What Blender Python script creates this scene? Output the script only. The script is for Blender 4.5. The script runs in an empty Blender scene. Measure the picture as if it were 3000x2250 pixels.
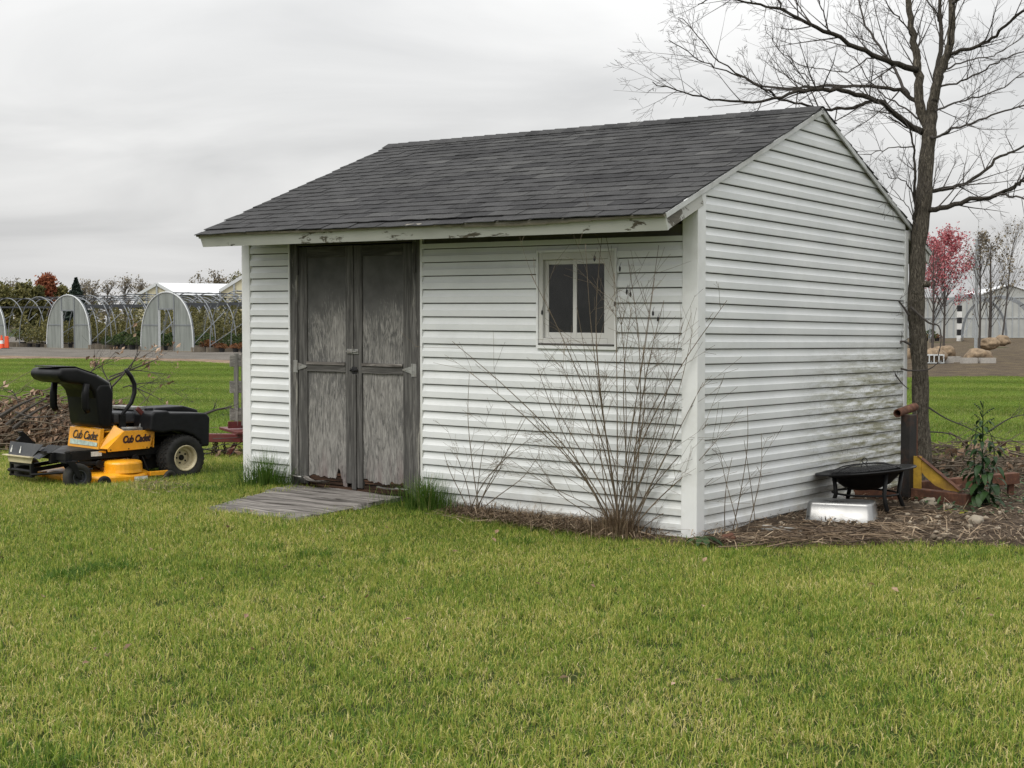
import bpy, bmesh, math, random
import numpy as np
from mathutils import Vector, Matrix, Euler, noise as mnoise

# ---------------------------------------------------------------- camera, world, sun, exposure
scene = bpy.context.scene
COL = scene.collection
F_PX, PITCH, CAM_H = 4170.5, 0.04235, 1.617
cam_data = bpy.data.cameras.new('camera')
cam_data.sensor_fit = 'HORIZONTAL'
cam_data.sensor_width = 36.0
cam_data.lens = F_PX / 3000.0 * 36.0
cam_data.clip_start = 0.05
cam_data.clip_end = 3000.0
cam = bpy.data.objects.new('camera', cam_data)
cam.location = (0, 0, CAM_H)
cam.rotation_euler = (math.radians(90) - PITCH, 0, 0)
COL.objects.link(cam)
scene.camera = cam

SUN_EL, SUN_AZ = math.radians(52), math.radians(-138)      # azimuth from +Y towards +X: behind the camera, to the left
world = bpy.data.worlds.new('World')
scene.world = world
world.use_nodes = True
wn, wl = world.node_tree.nodes, world.node_tree.links
wn.clear()
w_out = wn.new('ShaderNodeOutputWorld'); w_bg = wn.new('ShaderNodeBackground')
w_sky = wn.new('ShaderNodeTexSky'); w_sky.sky_type = 'NISHITA'; w_sky.sun_disc = False
w_sky.sun_elevation = SUN_EL; w_sky.sun_rotation = SUN_AZ
w_sky.air_density = 1.4; w_sky.dust_density = 4.0
w_tc = wn.new('ShaderNodeTexCoord'); w_sep = wn.new('ShaderNodeSeparateXYZ')
wl.new(w_tc.outputs['Generated'], w_sep.inputs[0])
def wmath(op, a, b=None, clamp=False):
    n = wn.new('ShaderNodeMath'); n.operation = op; n.use_clamp = clamp
    for i, v in enumerate((a, b)):
        if v is None: continue
        if isinstance(v, (int, float)): n.inputs[i].default_value = v
        else: wl.new(v, n.inputs[i])
    return n.outputs[0]
elev = wmath('MAXIMUM', w_sep.outputs['Z'], 0.0)
# even overcast: luminance rises from horizon to zenith (CIE overcast sky)
grad = wmath('ADD', wmath('MULTIPLY', elev, 1.1), 0.585)
# cloud sheet seen in perspective: direction / height
hgt = wmath('ADD', elev, 0.17)
w_cmb = wn.new('ShaderNodeCombineXYZ')
wl.new(wmath('DIVIDE', w_sep.outputs['X'], hgt), w_cmb.inputs[0])
wl.new(wmath('DIVIDE', w_sep.outputs['Y'], hgt), w_cmb.inputs[1])
w_map = wn.new('ShaderNodeMapping'); w_map.inputs['Scale'].default_value = (1.0, 1.15, 1)
w_map.inputs['Rotation'].default_value = (0, 0, 0.25); w_map.inputs['Location'].default_value = (1.7, 0.4, 0)
wl.new(w_cmb.outputs[0], w_map.inputs[0])
w_no = wn.new('ShaderNodeTexNoise'); w_no.inputs['Scale'].default_value = 1.0
w_no.inputs['Detail'].default_value = 7; w_no.inputs['Roughness'].default_value = 0.5
w_no.inputs['Distortion'].default_value = 0.6
wl.new(w_map.outputs[0], w_no.inputs['Vector'])
w_cr = wn.new('ShaderNodeValToRGB')
w_cr.color_ramp.elements[0].position = 0.34; w_cr.color_ramp.elements[0].color = (0.80, 0.803, 0.806, 1)
w_cr.color_ramp.elements[1].position = 0.64; w_cr.color_ramp.elements[1].color = (1.07, 1.067, 1.06, 1)
wl.new(w_no.outputs['Fac'], w_cr.inputs[0])
w_mul = wn.new('ShaderNodeVectorMath'); w_mul.operation = 'SCALE'
wl.new(w_cr.outputs[0], w_mul.inputs[0]); wl.new(grad, w_mul.inputs['Scale'])
w_skd = wn.new('ShaderNodeVectorMath'); w_skd.operation = 'SCALE'; w_skd.inputs['Scale'].default_value = 0.08
wl.new(w_sky.outputs[0], w_skd.inputs[0])
w_mix = wn.new('ShaderNodeMix'); w_mix.data_type = 'RGBA'; w_mix.inputs[0].default_value = 0.93
wl.new(w_skd.outputs[0], w_mix.inputs[6]); wl.new(w_mul.outputs[0], w_mix.inputs[7])
wl.new(w_mix.outputs[2], w_bg.inputs['Color']); w_bg.inputs['Strength'].default_value = 1.0
wl.new(w_bg.outputs[0], w_out.inputs[0])

sun_data = bpy.data.lights.new('sun', 'SUN')
sun_data.energy = 1.5; sun_data.angle = math.radians(40); sun_data.color = (1.0, 0.97, 0.92)
sun = bpy.data.objects.new('sun', sun_data); COL.objects.link(sun)
sd = Vector((math.sin(SUN_AZ) * math.cos(SUN_EL), math.cos(SUN_AZ) * math.cos(SUN_EL), math.sin(SUN_EL)))
sun.rotation_euler = sd.to_track_quat('Z', 'Y').to_euler()
scene.view_settings.view_transform = 'Standard'
scene.view_settings.look = 'None'
scene.view_settings.exposure = 0.27
scene.view_settings.gamma = 1.0
scene.view_settings.use_curve_mapping = False
scene.cycles.use_denoising = True
scene.cycles.denoising_input_passes = 'RGB_ALBEDO_NORMAL'
scene.cycles.denoising_prefilter = 'NONE'
scene.cycles.use_adaptive_sampling = False
scene.cycles.max_bounces = 8
scene.cycles.transparent_max_bounces = 16

# ---------------------------------------------------------------- helpers
rng = random.Random(7)
CP, SP = math.cos(PITCH), math.sin(PITCH)
CAM = Vector((0, 0, CAM_H))
def ray(px, py):
    dx, dy = (px - 1500) / F_PX, -(py - 1125) / F_PX
    return Vector((dx, CP + SP * dy, -SP + CP * dy))
def at_depth(px, py, y):                    # photo pixel -> point at distance y in front of the camera
    d = ray(px, py); return CAM + d * (y / d.y)
def on_level(px, py, z=0.0):
    d = ray(px, py); return CAM + d * ((z - CAM_H) / d.z)
def sst(t):
    t = max(0.0, min(1.0, t)); return t * t * (3 - 2 * t)
def ground_z(x, y):
    z = 0.11 * sst((0.6 - x) / 2.8) * sst((y - 8.5) / 4.0)
    z += 0.09 * sst((y - 20) / 40.0) * sst(-x / 8.0)
    z += 0.012 * math.sin(x * 0.9 + y * 0.35) * math.sin(y * 0.7 - x * 0.2) * sst((y - 3) / 3)
    return z
def rnd(a, b): return rng.uniform(a, b)

class MB:
    def __init__(self): self.v, self.f, self.c = [], [], []
    def add(self, vs, fs, col=None):
        o = len(self.v); self.v.extend([tuple(p) for p in vs]); self.f.extend([tuple(i + o for i in f) for f in fs])
        if col is not None: self.c.extend([col] * len(vs))
    def box(self, c, s, M=None, col=None):
        vs = []
        for sx in (-.5, .5):
            for sy in (-.5, .5):
                for sz in (-.5, .5):
                    p = Vector((sx * s[0], sy * s[1], sz * s[2]))
                    if M is not None: p = M @ p
                    vs.append(Vector(c) + p)
        self.add(vs, [(0, 1, 3, 2), (4, 6, 7, 5), (0, 4, 5, 1), (2, 3, 7, 6), (0, 2, 6, 4), (1, 5, 7, 3)], col)
    def bar(self, a, b, w, h, up=(0, 0, 1), col=None):     # rectangular bar from a to b
        a, b = Vector(a), Vector(b); d = (b - a); L = d.length; x = d.normalized(); up = Vector(up)
        y = up.cross(x)
        if y.length < 1e-4: y = Vector((0, 1, 0)).cross(x)
        y.normalize(); z = x.cross(y)
        M = Matrix((x, y, z)).transposed()
        self.box((a + b) / 2, (L, w, h), M, col)
    def tube(self, pts, radii, n=6, caps=True, col=None):
        pts = [Vector(p) for p in pts]
        if not isinstance(radii, (list, tuple)): radii = [radii] * len(pts)
        vs, fs = [], []
        t0 = (pts[1] - pts[0]).normalized()
        ref = Vector((0, 0, 1)) if abs(t0.z) < 0.9 else Vector((1, 0, 0))
        nx = t0.cross(ref).normalized()
        for i, p in enumerate(pts):
            t = (pts[min(i + 1, len(pts) - 1)] - pts[max(i - 1, 0)])
            if t.length < 1e-9: t = t0.copy()
            t.normalize()
            nx = (nx - t * nx.dot(t))
            if nx.length < 1e-6: nx = t.orthogonal()
            nx.normalize(); ny = t.cross(nx)
            for k in range(n):
                a = 2 * math.pi * k / n
                vs.append(p + (nx * math.cos(a) + ny * math.sin(a)) * radii[i])
        for i in range(len(pts) - 1):
            for k in range(n):
                k2 = (k + 1) % n
                fs.append((i * n + k, i * n + k2, (i + 1) * n + k2, (i + 1) * n + k))
        if caps:
            fs.append(tuple(range(n - 1, -1, -1))); fs.append(tuple((len(pts) - 1) * n + k for k in range(n)))
        self.add(vs, fs, col)
    def lathe(self, prof, n=24, M=None, closed=False, col=None):      # prof: (r, z) about local z
        vs, fs = [], []
        for r, z in prof:
            for k in range(n):
                a = 2 * math.pi * k / n
                p = Vector((r * math.cos(a), r * math.sin(a), z))
                vs.append(M @ p if M is not None else p)
        m = len(prof)
        for i in range(m if closed else m - 1):
            j = (i + 1) % m
            for k in range(n):
                k2 = (k + 1) % n
                fs.append((i * n + k, i * n + k2, j * n + k2, j * n + k))
        if not closed:
            fs.append(tuple(range(n - 1, -1, -1))); fs.append(tuple((m - 1) * n + k for k in range(n)))
        self.add(vs, fs, col)
    def prism(self, poly, fn, d0, d1, col=None):   # poly of (a,b); fn(a,b,d)->point
        n = len(poly)
        vs = [fn(a, b, d0) for a, b in poly] + [fn(a, b, d1) for a, b in poly]
        fs = [tuple(range(n - 1, -1, -1)), tuple(range(n, 2 * n))]
        fs += [(i, (i + 1) % n, n + (i + 1) % n, n + i) for i in range(n)]
        self.add(vs, fs, col)
    def blob(self, c, r, seed=0, amp=0.2, n=2, col=None):
        bm = bmesh.new(); bmesh.ops.create_icosphere(bm, subdivisions=n, radius=1)
        vs = []
        for v in bm.verts:
            k = 1 + amp * mnoise.noise(v.co * 1.7 + Vector((seed * 3.1, seed * 1.7, seed)))
            vs.append(Vector(c) + Vector((v.co.x * r[0] * k, v.co.y * r[1] * k, v.co.z * r[2] * k)))
        fs = [tuple(v.index for v in f.verts) for f in bm.faces]; bm.free()
        self.add(vs, fs, col)
    def build(self, name, mat=None, parent=None, smooth=False, bevel=0, loc=None, fix=True):
        me = bpy.data.meshes.new(name)
        me.from_pydata([tuple(p) for p in self.v], [], self.f)
        if fix:
            bm = bmesh.new(); bm.from_mesh(me); bmesh.ops.recalc_face_normals(bm, faces=bm.faces); bm.to_mesh(me); bm.free()
        if self.c and len(self.c) == len(self.v):
            at = me.attributes.new('tint', 'FLOAT_COLOR', 'POINT')
            arr = np.ones((len(self.v), 4), dtype=np.float32)
            arr[:, :3] = np.array([(c if isinstance(c, (tuple, list)) else (c, c, c)) for c in self.c], dtype=np.float32)
            at.data.foreach_set('color', arr.ravel())
        if smooth: me.polygons.foreach_set('use_smooth', [True] * len(me.polygons))
        if mat: me.materials.append(mat)
        o = bpy.data.objects.new(name, me); COL.objects.link(o)
        if parent: o.parent = parent
        if loc is not None: o.location = loc
        if bevel:
            b = o.modifiers.new('bevel', 'BEVEL'); b.width = bevel; b.segments = 2; b.limit_method = 'ANGLE'; b.angle_limit = math.radians(40)
        return o
def empty(name, loc=(0, 0, 0), rz=0.0, label=None, cat=None, group=None):
    o = bpy.data.objects.new(name, None); COL.objects.link(o); o.empty_display_size = 0.2
    o.location = loc; o.rotation_euler = (0, 0, rz)
    return tag(o, label, cat, group)
def tag(o, label=None, cat=None, group=None, kind=None):
    if label: o['label'] = label
    if cat: o['category'] = cat
    if group: o['group'] = group
    if kind: o['kind'] = kind
    return o
def copy_tree(o, parent=None):
    c = o.copy(); COL.objects.link(c); c.parent = parent
    for ch in list(o.children): copy_tree(ch, c)
    return c

# ---------------------------------------------------------------- materials
def new_mat(name):
    m = bpy.data.materials.new(name); m.use_nodes = True
    nt = m.node_tree; nt.nodes.clear()
    out = nt.nodes.new('ShaderNodeOutputMaterial'); b = nt.nodes.new('ShaderNodeBsdfPrincipled')
    nt.links.new(b.outputs[0], out.inputs[0])
    return m, nt, b
class NT:
    """small node-writing helper"""
    def __init__(self, nt): self.nt = nt
    def n(self, t, **kw):
        x = self.nt.nodes.new(t)
        for k, v in kw.items(): setattr(x, k, v)
        return x
    def link(self, a, b): self.nt.links.new(a, b)
    def val(self, sock, v):
        if isinstance(v, (int, float)): sock.default_value = v
        elif isinstance(v, (tuple, list)):
            sock.default_value = tuple(v) + ((1,) if len(v) == 3 and sock.type == 'RGBA' else ())
        else: self.nt.links.new(v, sock)
    def math(self, op, a, b=None, clamp=False):
        x = self.n('ShaderNodeMath', operation=op, use_clamp=clamp); self.val(x.inputs[0], a)
        if b is not None: self.val(x.inputs[1], b)
        return x.outputs[0]
    def coord(self, kind='Object', scale=(1, 1, 1), rot=(0, 0, 0), loc=(0, 0, 0)):
        if kind == 'World': src = self.n('ShaderNodeNewGeometry').outputs['Position']
        else: src = self.n('ShaderNodeTexCoord').outputs[kind]
        mp = self.n('ShaderNodeMapping'); mp.inputs['Scale'].default_value = scale
        mp.inputs['Rotation'].default_value = rot; mp.inputs['Location'].default_value = loc
        self.link(src, mp.inputs[0]); return mp.outputs[0]
    def noise(self, vec, scale=5, detail=4, rough=.55, dist=0, out='Fac'):
        x = self.n('ShaderNodeTexNoise'); self.val(x.inputs['Vector'], vec)
        for k, v in (('Scale', scale), ('Detail', detail), ('Roughness', rough), ('Distortion', dist)): x.inputs[k].default_value = v
        return x.outputs[out]
    def ramp(self, fac, stops):
        x = self.n('ShaderNodeValToRGB'); el = x.color_ramp.elements
        while len(el) < len(stops): el.new(0.5)
        for e, (p, c) in zip(el, stops):
            e.position = p
            if isinstance(c, (int, float)): c = (c, c, c)
            e.color = tuple(c) + (1,)
        self.val(x.inputs[0], fac); return x.outputs[0]
    def mix(self, fac, a, b, mode='MIX'):
        x = self.n('ShaderNodeMix', data_type='RGBA', blend_type=mode); self.val(x.inputs[0], fac)
        self.val(x.inputs[6], a); self.val(x.inputs[7], b); return x.outputs[2]
    def bump(self, hgt, strength=.3, dist=.01):
        x = self.n('ShaderNodeBump'); x.inputs['Strength'].default_value = strength; x.inputs['Distance'].default_value = dist
        self.link(hgt, x.inputs['Height']); return x.outputs[0]
    def attr(self, name, out='Color'):
        x = self.n('ShaderNodeAttribute'); x.attribute_name = name; return x.outputs[out]
    def rand(self): return self.n('ShaderNodeObjectInfo').outputs['Random']
def setp(b, **kw):
    names = {'rough': 'Roughness', 'metal': 'Metallic', 'spec': 'Specular IOR Level', 'coat': 'Coat Weight', 'trans': 'Transmission Weight', 'alpha': 'Alpha', 'ior': 'IOR'}
    for k, v in kw.items(): b.inputs[names[k]].default_value = v

def mat_plain(name, col, rough=.5, metal=0, var=.25, scale=12, bump=.15, dirt=None, spec=.4, stretch=(1, 1, 1), coat=0):
    m, nt, b = new_mat(name); t = NT(nt)
    co = t.coord('Object', scale=stretch)
    nz = t.noise(co, scale, 5, .6)
    lo = tuple(c * (1 - var) for c in col); hi = tuple(min(1, c * (1 + var)) for c in col)
    c = t.ramp(nz, [(.3, lo), (.7, hi)])
    if dirt:
        n2 = t.noise(co, scale * .35, 6, .65)
        c = t.mix(t.ramp(n2, [(.48, 0.0), (.68, .8)]), c, dirt)
    t.link(c, b.inputs['Base Color'])
    setp(b, rough=rough, metal=metal, spec=spec, coat=coat)
    if bump:
        t.link(t.bump(t.noise(co, scale * 6, 4, .6), bump, .004), b.inputs['Normal'])
        t.link(t.ramp(t.noise(co, scale * .7, 4), [(.3, max(.02, rough - .12)), (.7, min(1, rough + .12))]), b.inputs['Roughness'])
    return m

def mat_vinyl():
    m, nt, b = new_mat('white_vinyl_siding'); t = NT(nt)
    co = t.coord('World')
    n1 = t.noise(co, 1.3, 5, .6); n2 = t.noise(t.coord('World', scale=(1.2, 1.2, 9)), 3.0, 5, .65)
    c = t.ramp(n1, [(.3, (.60, .62, .62)), (.7, (.69, .705, .70))])
    # grime streaks and algae low on the gable wall next to the tree
    sep = t.n('ShaderNodeSeparateXYZ'); t.link(t.coord('World'), sep.inputs[0])
    gx = t.math('MULTIPLY', t.math('SUBTRACT', sep.outputs['X'], 2.3), 1.2, True)
    gz = t.math('MULTIPLY', t.math('SUBTRACT', 1.5, sep.outputs['Z']), 2.2, True)
    st = t.ramp(n2, [(.40, 0.0), (.60, 1.0)])
    fac = t.math('MULTIPLY', t.math('MULTIPLY', gx, gz), st)
    c = t.mix(t.math('MULTIPLY', fac, 1.0, True), c, (.25, .245, .165))
    spl = t.noise(t.coord('World', scale=(1, 1, 1.6)), 45, 3, .6)
    near = t.math('MULTIPLY', t.math('SUBTRACT', .55, sep.outputs['Z']), 1.6, True)
    c = t.mix(t.math('MULTIPLY', t.ramp(spl, [(.61, 0.0), (.67, 1.0)]), t.math('ADD', t.math('MULTIPLY', t.math('MULTIPLY', gx, gz), .9), .05)), c, (.12, .11, .08))
    n3 = t.noise(t.coord('World'), 4.0, 6, .7)
    c = t.mix(t.math('MULTIPLY', near, t.ramp(n3, [(.42, 0.0), (.7, .55)])), c, (.36, .33, .24))
    n4 = t.noise(t.coord('World', scale=(.7, .7, 1)), 5.0, 5, .7)
    c = t.mix(t.ramp(n4, [(.5, 0.0), (.8, .22)]), c, (.38, .39, .36))
    t.link(c, b.inputs['Base Color']); setp(b, rough=.42, spec=.35)
    t.link(t.bump(t.noise(t.coord('World', scale=(3, 3, 60)), 6, 3), .08, .002), b.inputs['Normal'])
    return m
def mat_oldpaint(name, paint, wood, thr=.56, scale=(1, 1, 1), amount=1.0):
    m, nt, b = new_mat(name); t = NT(nt)
    co = t.coord('Object', scale=scale)
    n1 = t.noise(co, 7, 7, .72, .4); n2 = t.noise(co, 2.2, 3)
    msk = t.ramp(t.math('ADD', n1, t.math('MULTIPLY', t.math('SUBTRACT', n2, .5), .55)), [(thr, 0.0), (thr + .03, amount)])
    grain = t.noise(t.coord('Object', scale=tuple(s * 6 if s >= max(scale) else s for s in scale)), 8, 4)
    w = t.ramp(grain, [(.3, tuple(c * .55 for c in wood)), (.7, wood)])
    p = t.ramp(t.noise(co, 3, 5, .6), [(.3, tuple(c * .86 for c in paint)), (.7, paint)])
    t.link(t.mix(msk, p, w), b.inputs['Base Color']); setp(b, rough=.65, spec=.25)
    t.link(t.bump(t.math('SUBTRACT', 1.0, msk), .5, .002), b.inputs['Normal'])
    return m
def mat_weathered(name, dark, light, along='Z', streak=1.0, paint=None, thr=(.42, .62), fine=26):
    """grey weathered wood; grain runs along one axis"""
    m, nt, b = new_mat(name); t = NT(nt)
    hi, lo = 1.0, .07
    sc = {'X': (lo, hi, hi), 'Y': (hi, lo, hi), 'Z': (hi, hi, lo)}[along]
    rv = t.n('ShaderNodeCombineXYZ'); r = t.rand()
    for i in range(3): t.val(rv.inputs[i], t.math('MULTIPLY', r, 7.3 + i * 5.1))
    base = t.n('ShaderNodeVectorMath', operation='ADD'); t.link(t.coord('Object', scale=sc), base.inputs[0]); t.link(rv.outputs[0], base.inputs[1])
    v = base.outputs[0]
    g1 = t.noise(v, fine, 5, .65, 1.2 * streak); g2 = t.noise(v, fine * .3, 4, .6, 1.8 * streak); g3 = t.noise(v, fine * 3.2, 3, .6)
    c = t.ramp(g1, [(thr[0], dark), (thr[1], light)])
    c = t.mix(t.ramp(g2, [(.4, 0.0), (.62, .6)]), c, tuple(x * .6 for x in dark))
    if paint:
        pm = t.ramp(t.noise(v, fine * .55, 6, .7, 2.4), [(.56, 0.0), (.6, .85)])
        c = t.mix(pm, c, paint)
    c = t.mix(t.ramp(g3, [(.62, 0.0), (.7, .55)]), c, tuple(x * .35 for x in dark))
    t.link(c, b.inputs['Base Color']); setp(b, rough=.85, spec=.15)
    t.link(t.bump(t.math('ADD', g1, t.math('MULTIPLY', g3, .5)), .5, .004), b.inputs['Normal'])
    return m
def mat_plywood():
    """peeling grey paint over plywood with wild cathedral grain"""
    m, nt, b = new_mat('peeling_grey_plywood'); t = NT(nt)
    r = t.rand(); rv = t.n('ShaderNodeCombineXYZ'); t.val(rv.inputs[0], t.math('MULTIPLY', r, 9.0)); t.val(rv.inputs[2], t.math('MULTIPLY', r, 5.0))
    base = t.n('ShaderNodeVectorMath', operation='ADD'); t.link(t.coord('Object', scale=(1, 1, .16)), base.inputs[0]); t.link(rv.outputs[0], base.inputs[1])
    v = base.outputs[0]
    fld = t.noise(v, 5.5, 2, .5, .5)
    rings = t.math('FRACT', t.math('MULTIPLY', fld, 23.0))
    grain = t.noise(v, 52, 5, .75, 1.2)
    streak = t.math('ADD', t.math('MULTIPLY', t.math('ABSOLUTE', t.math('SUBTRACT', rings, .5)), .24), t.math('MULTIPLY', grain, .95))
    sep = t.n('ShaderNodeSeparateXYZ'); t.link(t.coord('Object'), sep.inputs[0])
    hz = t.math('SUBTRACT', .62, t.math('MULTIPLY', sep.outputs['Z'], .06))
    worn = t.noise(t.coord('Object', scale=(1, 1, .5)), 2.4, 3, .6)
    # upper part keeps its smooth grey paint
    z2 = t.math('MULTIPLY', t.math('SUBTRACT', sep.outputs['Z'], 1.62), 2.2, True)
    keep = t.math('ADD', t.math('MULTIPLY', z2, .45), t.math('MULTIPLY', t.math('SUBTRACT', .5, worn), .5))
    f = t.math('SUBTRACT', streak, keep)
    wood = t.ramp(t.noise(v, 60, 3, .6), [(.3, (.135, .13, .12)), (.7, (.30, .29, .27))])
    pnt = t.ramp(t.noise(t.coord('Object'), 5, 4), [(.3, (.072, .071, .068)), (.7, (.115, .113, .108))])
    msk = t.ramp(f, [(.42, 0.0), (.58, 1.0)])
    c = t.mix(msk, pnt, wood)
    low = t.math('MULTIPLY', t.math('SUBTRACT', .55, sep.outputs['Z']), 2.4, True)
    c = t.mix(t.math('MULTIPLY', low, t.ramp(t.noise(v, 9, 4), [(.45, 0.0), (.65, .7)])), c, (.19, .14, .135))
    t.link(c, b.inputs['Base Color']); setp(b, rough=.85, spec=.15)
    t.link(t.bump(f, .45, .003), b.inputs['Normal'])
    return m
def mat_shingle():
    m, nt, b = new_mat('asphalt_shingle'); t = NT(nt)
    r = t.rand()
    base = t.ramp(r, [(0.0, (.031, .031, .032)), (.14, (.037, .037, .038)), (.26, (.046, .046, .047)), (.85, (.054, .054, .054)), (1.0, (.075, .075, .074))])
    co = t.coord('World')
    g = t.noise(co, 260, 2, .7); g2 = t.noise(co, 3.5, 4, .6); g3 = t.noise(co, 22, 4, .7)
    c = t.mix(1.0, base, t.ramp(g, [(.3, .45), (.7, 1.6)]), 'MULTIPLY')
    c = t.mix(1.0, c, t.ramp(g2, [(.3, .72), (.7, 1.2)]), 'MULTIPLY')
    c = t.mix(t.ramp(g3, [(.6, 0.0), (.75, .35)]), c, (.15, .15, .145))
    t.link(c, b.inputs['Base Color']); setp(b, rough=.92, spec=.2)
    t.link(t.bump(t.math('ADD', g, g3), .6, .004), b.inputs['Normal'])
    return m
def mat_bark(name, dark, light, scale=14, zs=.25):
    m, nt, b = new_mat(name); t = NT(nt)
    co = t.coord('Object', scale=(1, 1, zs))
    n = t.noise(co, scale * 2.2, 6, .75, .9); n2 = t.noise(co, scale * 5, 5, .7, .4)
    h = t.math('ADD', t.math('MULTIPLY', t.math('ABSOLUTE', t.math('SUBTRACT', n, .5)), 2.2), t.math('MULTIPLY', n2, .55))
    t.link(t.ramp(h, [(.22, dark), (.75, light)]), b.inputs['Base Color']); setp(b, rough=.95, spec=.1)
    t.link(t.bump(h, .9, .02), b.inputs['Normal'])
    return m
def mat_leafy(name, stops, trans=.25, wscale=.6, rough=.6, stripes=0):
    """per-blade tint attribute mixed with slow world noise; light passes through"""
    m, nt, b = new_mat(name); t = NT(nt)
    tint = t.attr('tint', 'Fac'); wnz = t.noise(t.coord('World'), wscale, 4, .6)
    f = t.math('ADD', tint, t.math('MULTIPLY', t.math('SUBTRACT', wnz, .5), .85), True)
    c = t.ramp(f, stops)
    if stripes:                                       # mowing passes lie alternately towards and away
        sep = t.n('ShaderNodeSeparateXYZ'); t.link(t.coord('World', rot=(0, 0, .06)), sep.inputs[0])
        wv = t.math('SINE', t.math('ADD', t.math('MULTIPLY', sep.outputs['Y'], 1.5), t.math('MULTIPLY', wnz, 5.0)))
        c = t.mix(1.0, c, t.ramp(t.math('ADD', t.math('MULTIPLY', wv, .5), .5), [(.2, 1 - stripes), (.8, 1.0)]), 'MULTIPLY')
    t.link(c, b.inputs['Base Color']); setp(b, rough=rough, spec=.25)
    tr = t.n('ShaderNodeBsdfTranslucent'); t.link(c, tr.inputs['Color'])
    mx = t.n('ShaderNodeMixShader'); mx.inputs[0].default_value = trans
    t.link(b.outputs[0], mx.inputs[1]); t.link(tr.outputs[0], mx.inputs[2])
    out = [x for x in nt.nodes if x.type == 'OUTPUT_MATERIAL'][0]; t.link(mx.outputs[0], out.inputs[0])
    return m
def mat_rust(name, a=(.10, .045, .028), b_=(.20, .10, .06), c_=(.05, .03, .025)):
    m, nt, b = new_mat(name); t = NT(nt); co = t.coord('Object')
    c = t.ramp(t.noise(co, 11, 7, .7), [(.3, c_), (.5, a), (.72, b_)])
    t.link(c, b.inputs['Base Color']); setp(b, rough=.85, spec=.25)
    t.link(t.bump(t.noise(co, 60, 4, .7), .5, .004), b.inputs['Normal']); return m

M = {}
M['vinyl'] = mat_vinyl()
M['trimwhite'] = mat_plain('white_trim', (.70, .71, .705), .45, var=.06, scale=3, bump=.05, dirt=(.5, .5, .46))
M['fascia'] = mat_oldpaint('peeling_white_fascia', (.50, .51, .47), (.13, .115, .085), thr=.565, scale=(.45, 1, 1.6))
M['rakeboard'] = mat_oldpaint('peeling_white_rake', (.50, .50, .47), (.16, .145, .12), thr=.5, scale=(1, .7, 1.2))
M['raketrim'] = mat_plain('grey_metal_trim', (.50, .51, .50), .5, var=.12, scale=5, bump=.05, dirt=(.3, .3, .27))
M['drip'] = mat_plain('brown_drip_edge', (.17, .155, .12), .6, var=.3, scale=9, bump=.1)
M['soffit'] = mat_plain('old_soffit_wood', (.17, .16, .13), .85, var=.3, scale=6)
M['sheath'] = mat_plain('sheathing', (.12, .11, .10), .9, var=.2, scale=6)
M['shingle'] = mat_shingle()
M['ply'] = mat_plywood()
M['doorwood'] = mat_weathered('grey_door_board', (.070, .068, .064), (.155, .15, .14), 'Z', 1.0)
M['doorrail'] = mat_weathered('grey_door_rail', (.070, .067, .062), (.155, .15, .14), 'X', 1.0)
M['casing'] = mat_weathered('grey_door_casing', (.075, .072, .068), (.16, .155, .145), 'Z', 1.0, paint=(.27, .26, .23))
M['rot'] = mat_weathered('rotten_wood', (.025, .016, .011), (.105, .058, .037), 'X', 1.6, fine=18)
M['rampwood'] = mat_weathered('silver_grey_plank', (.07, .063, .056), (.36, .335, .31), 'X', 1.4, thr=(.36, .64), fine=20)
M['palegrey'] = mat_weathered('pale_grey_board', (.20, .19, .17), (.40, .385, .35), 'X', 1.0)
M['palegreyz'] = mat_weathered('pale_grey_stake', (.16, .155, .14), (.30, .29, .265), 'Z', 1.0)
M['galv'] = mat_plain('galvanised_steel', (.30, .30, .285), .55, .55, var=.25, scale=20, bump=.1, dirt=(.16, .13, .1))
M['winframe'] = mat_oldpaint('old_window_paint', (.56, .555, .53), (.16, .14, .12), thr=.64, scale=(1, 1, 1))
M['blackplastic'] = mat_plain('black_plastic', (.010, .0105, .012), .45, var=.35, scale=10, bump=.08, dirt=(.018, .0175, .017), spec=.18)
M['vinylseat'] = mat_plain('black_vinyl_seat', (.007, .0072, .008), .42, var=.3, scale=6, bump=.12, dirt=(.012, .012, .012), spec=.16)
M['blacksteel'] = mat_plain('black_painted_steel', (.009, .009, .0095), .5, var=.4, scale=14, bump=.1, dirt=(.024, .021, .017), spec=.18)
M['greyplate'] = mat_plain('dark_grey_plate', (.045, .048, .055), .55, var=.25, scale=9, bump=.08, dirt=(.1, .1, .1))
M['yellow'] = mat_plain('mower_yellow_paint', (.80, .355, .012), .36, var=.16, scale=5, bump=.05, dirt=(.44, .21, .03), spec=.5)
M['rim'] = mat_plain('cream_wheel_rim', (.58, .51, .33), .45, var=.1, scale=9, bump=.05, dirt=(.33, .28, .18))
M['tyre'] = mat_plain('rubber_tyre', (.022, .022, .021), .8, var=.4, scale=16, bump=.35, dirt=(.06, .056, .045), spec=.25)
M['chrome'] = mat_plain('worn_bright_metal', (.55, .54, .5), .35, .85, var=.25, scale=25, bump=.1)
M['sticker'] = mat_plain('white_sticker', (.62, .62, .58), .5, var=.25, scale=30, bump=0)
M['bluesticker'] = mat_plain('faded_blue_sticker', (.42, .52, .44), .5, var=.35, scale=18, bump=0)
M['ink'] = mat_plain('black_ink', (.02, .012, .01), .5, var=.1, bump=0)
M['redhandle'] = mat_plain('maroon_grip', (.10, .025, .022), .55, var=.2, bump=.05)
M['trailerred'] = mat_plain('maroon_trailer_paint', (.12, .022, .022), .5, var=.25, scale=9, bump=.1, dirt=(.09, .05, .035))
M['rust'] = mat_rust('rusty_steel')
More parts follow.
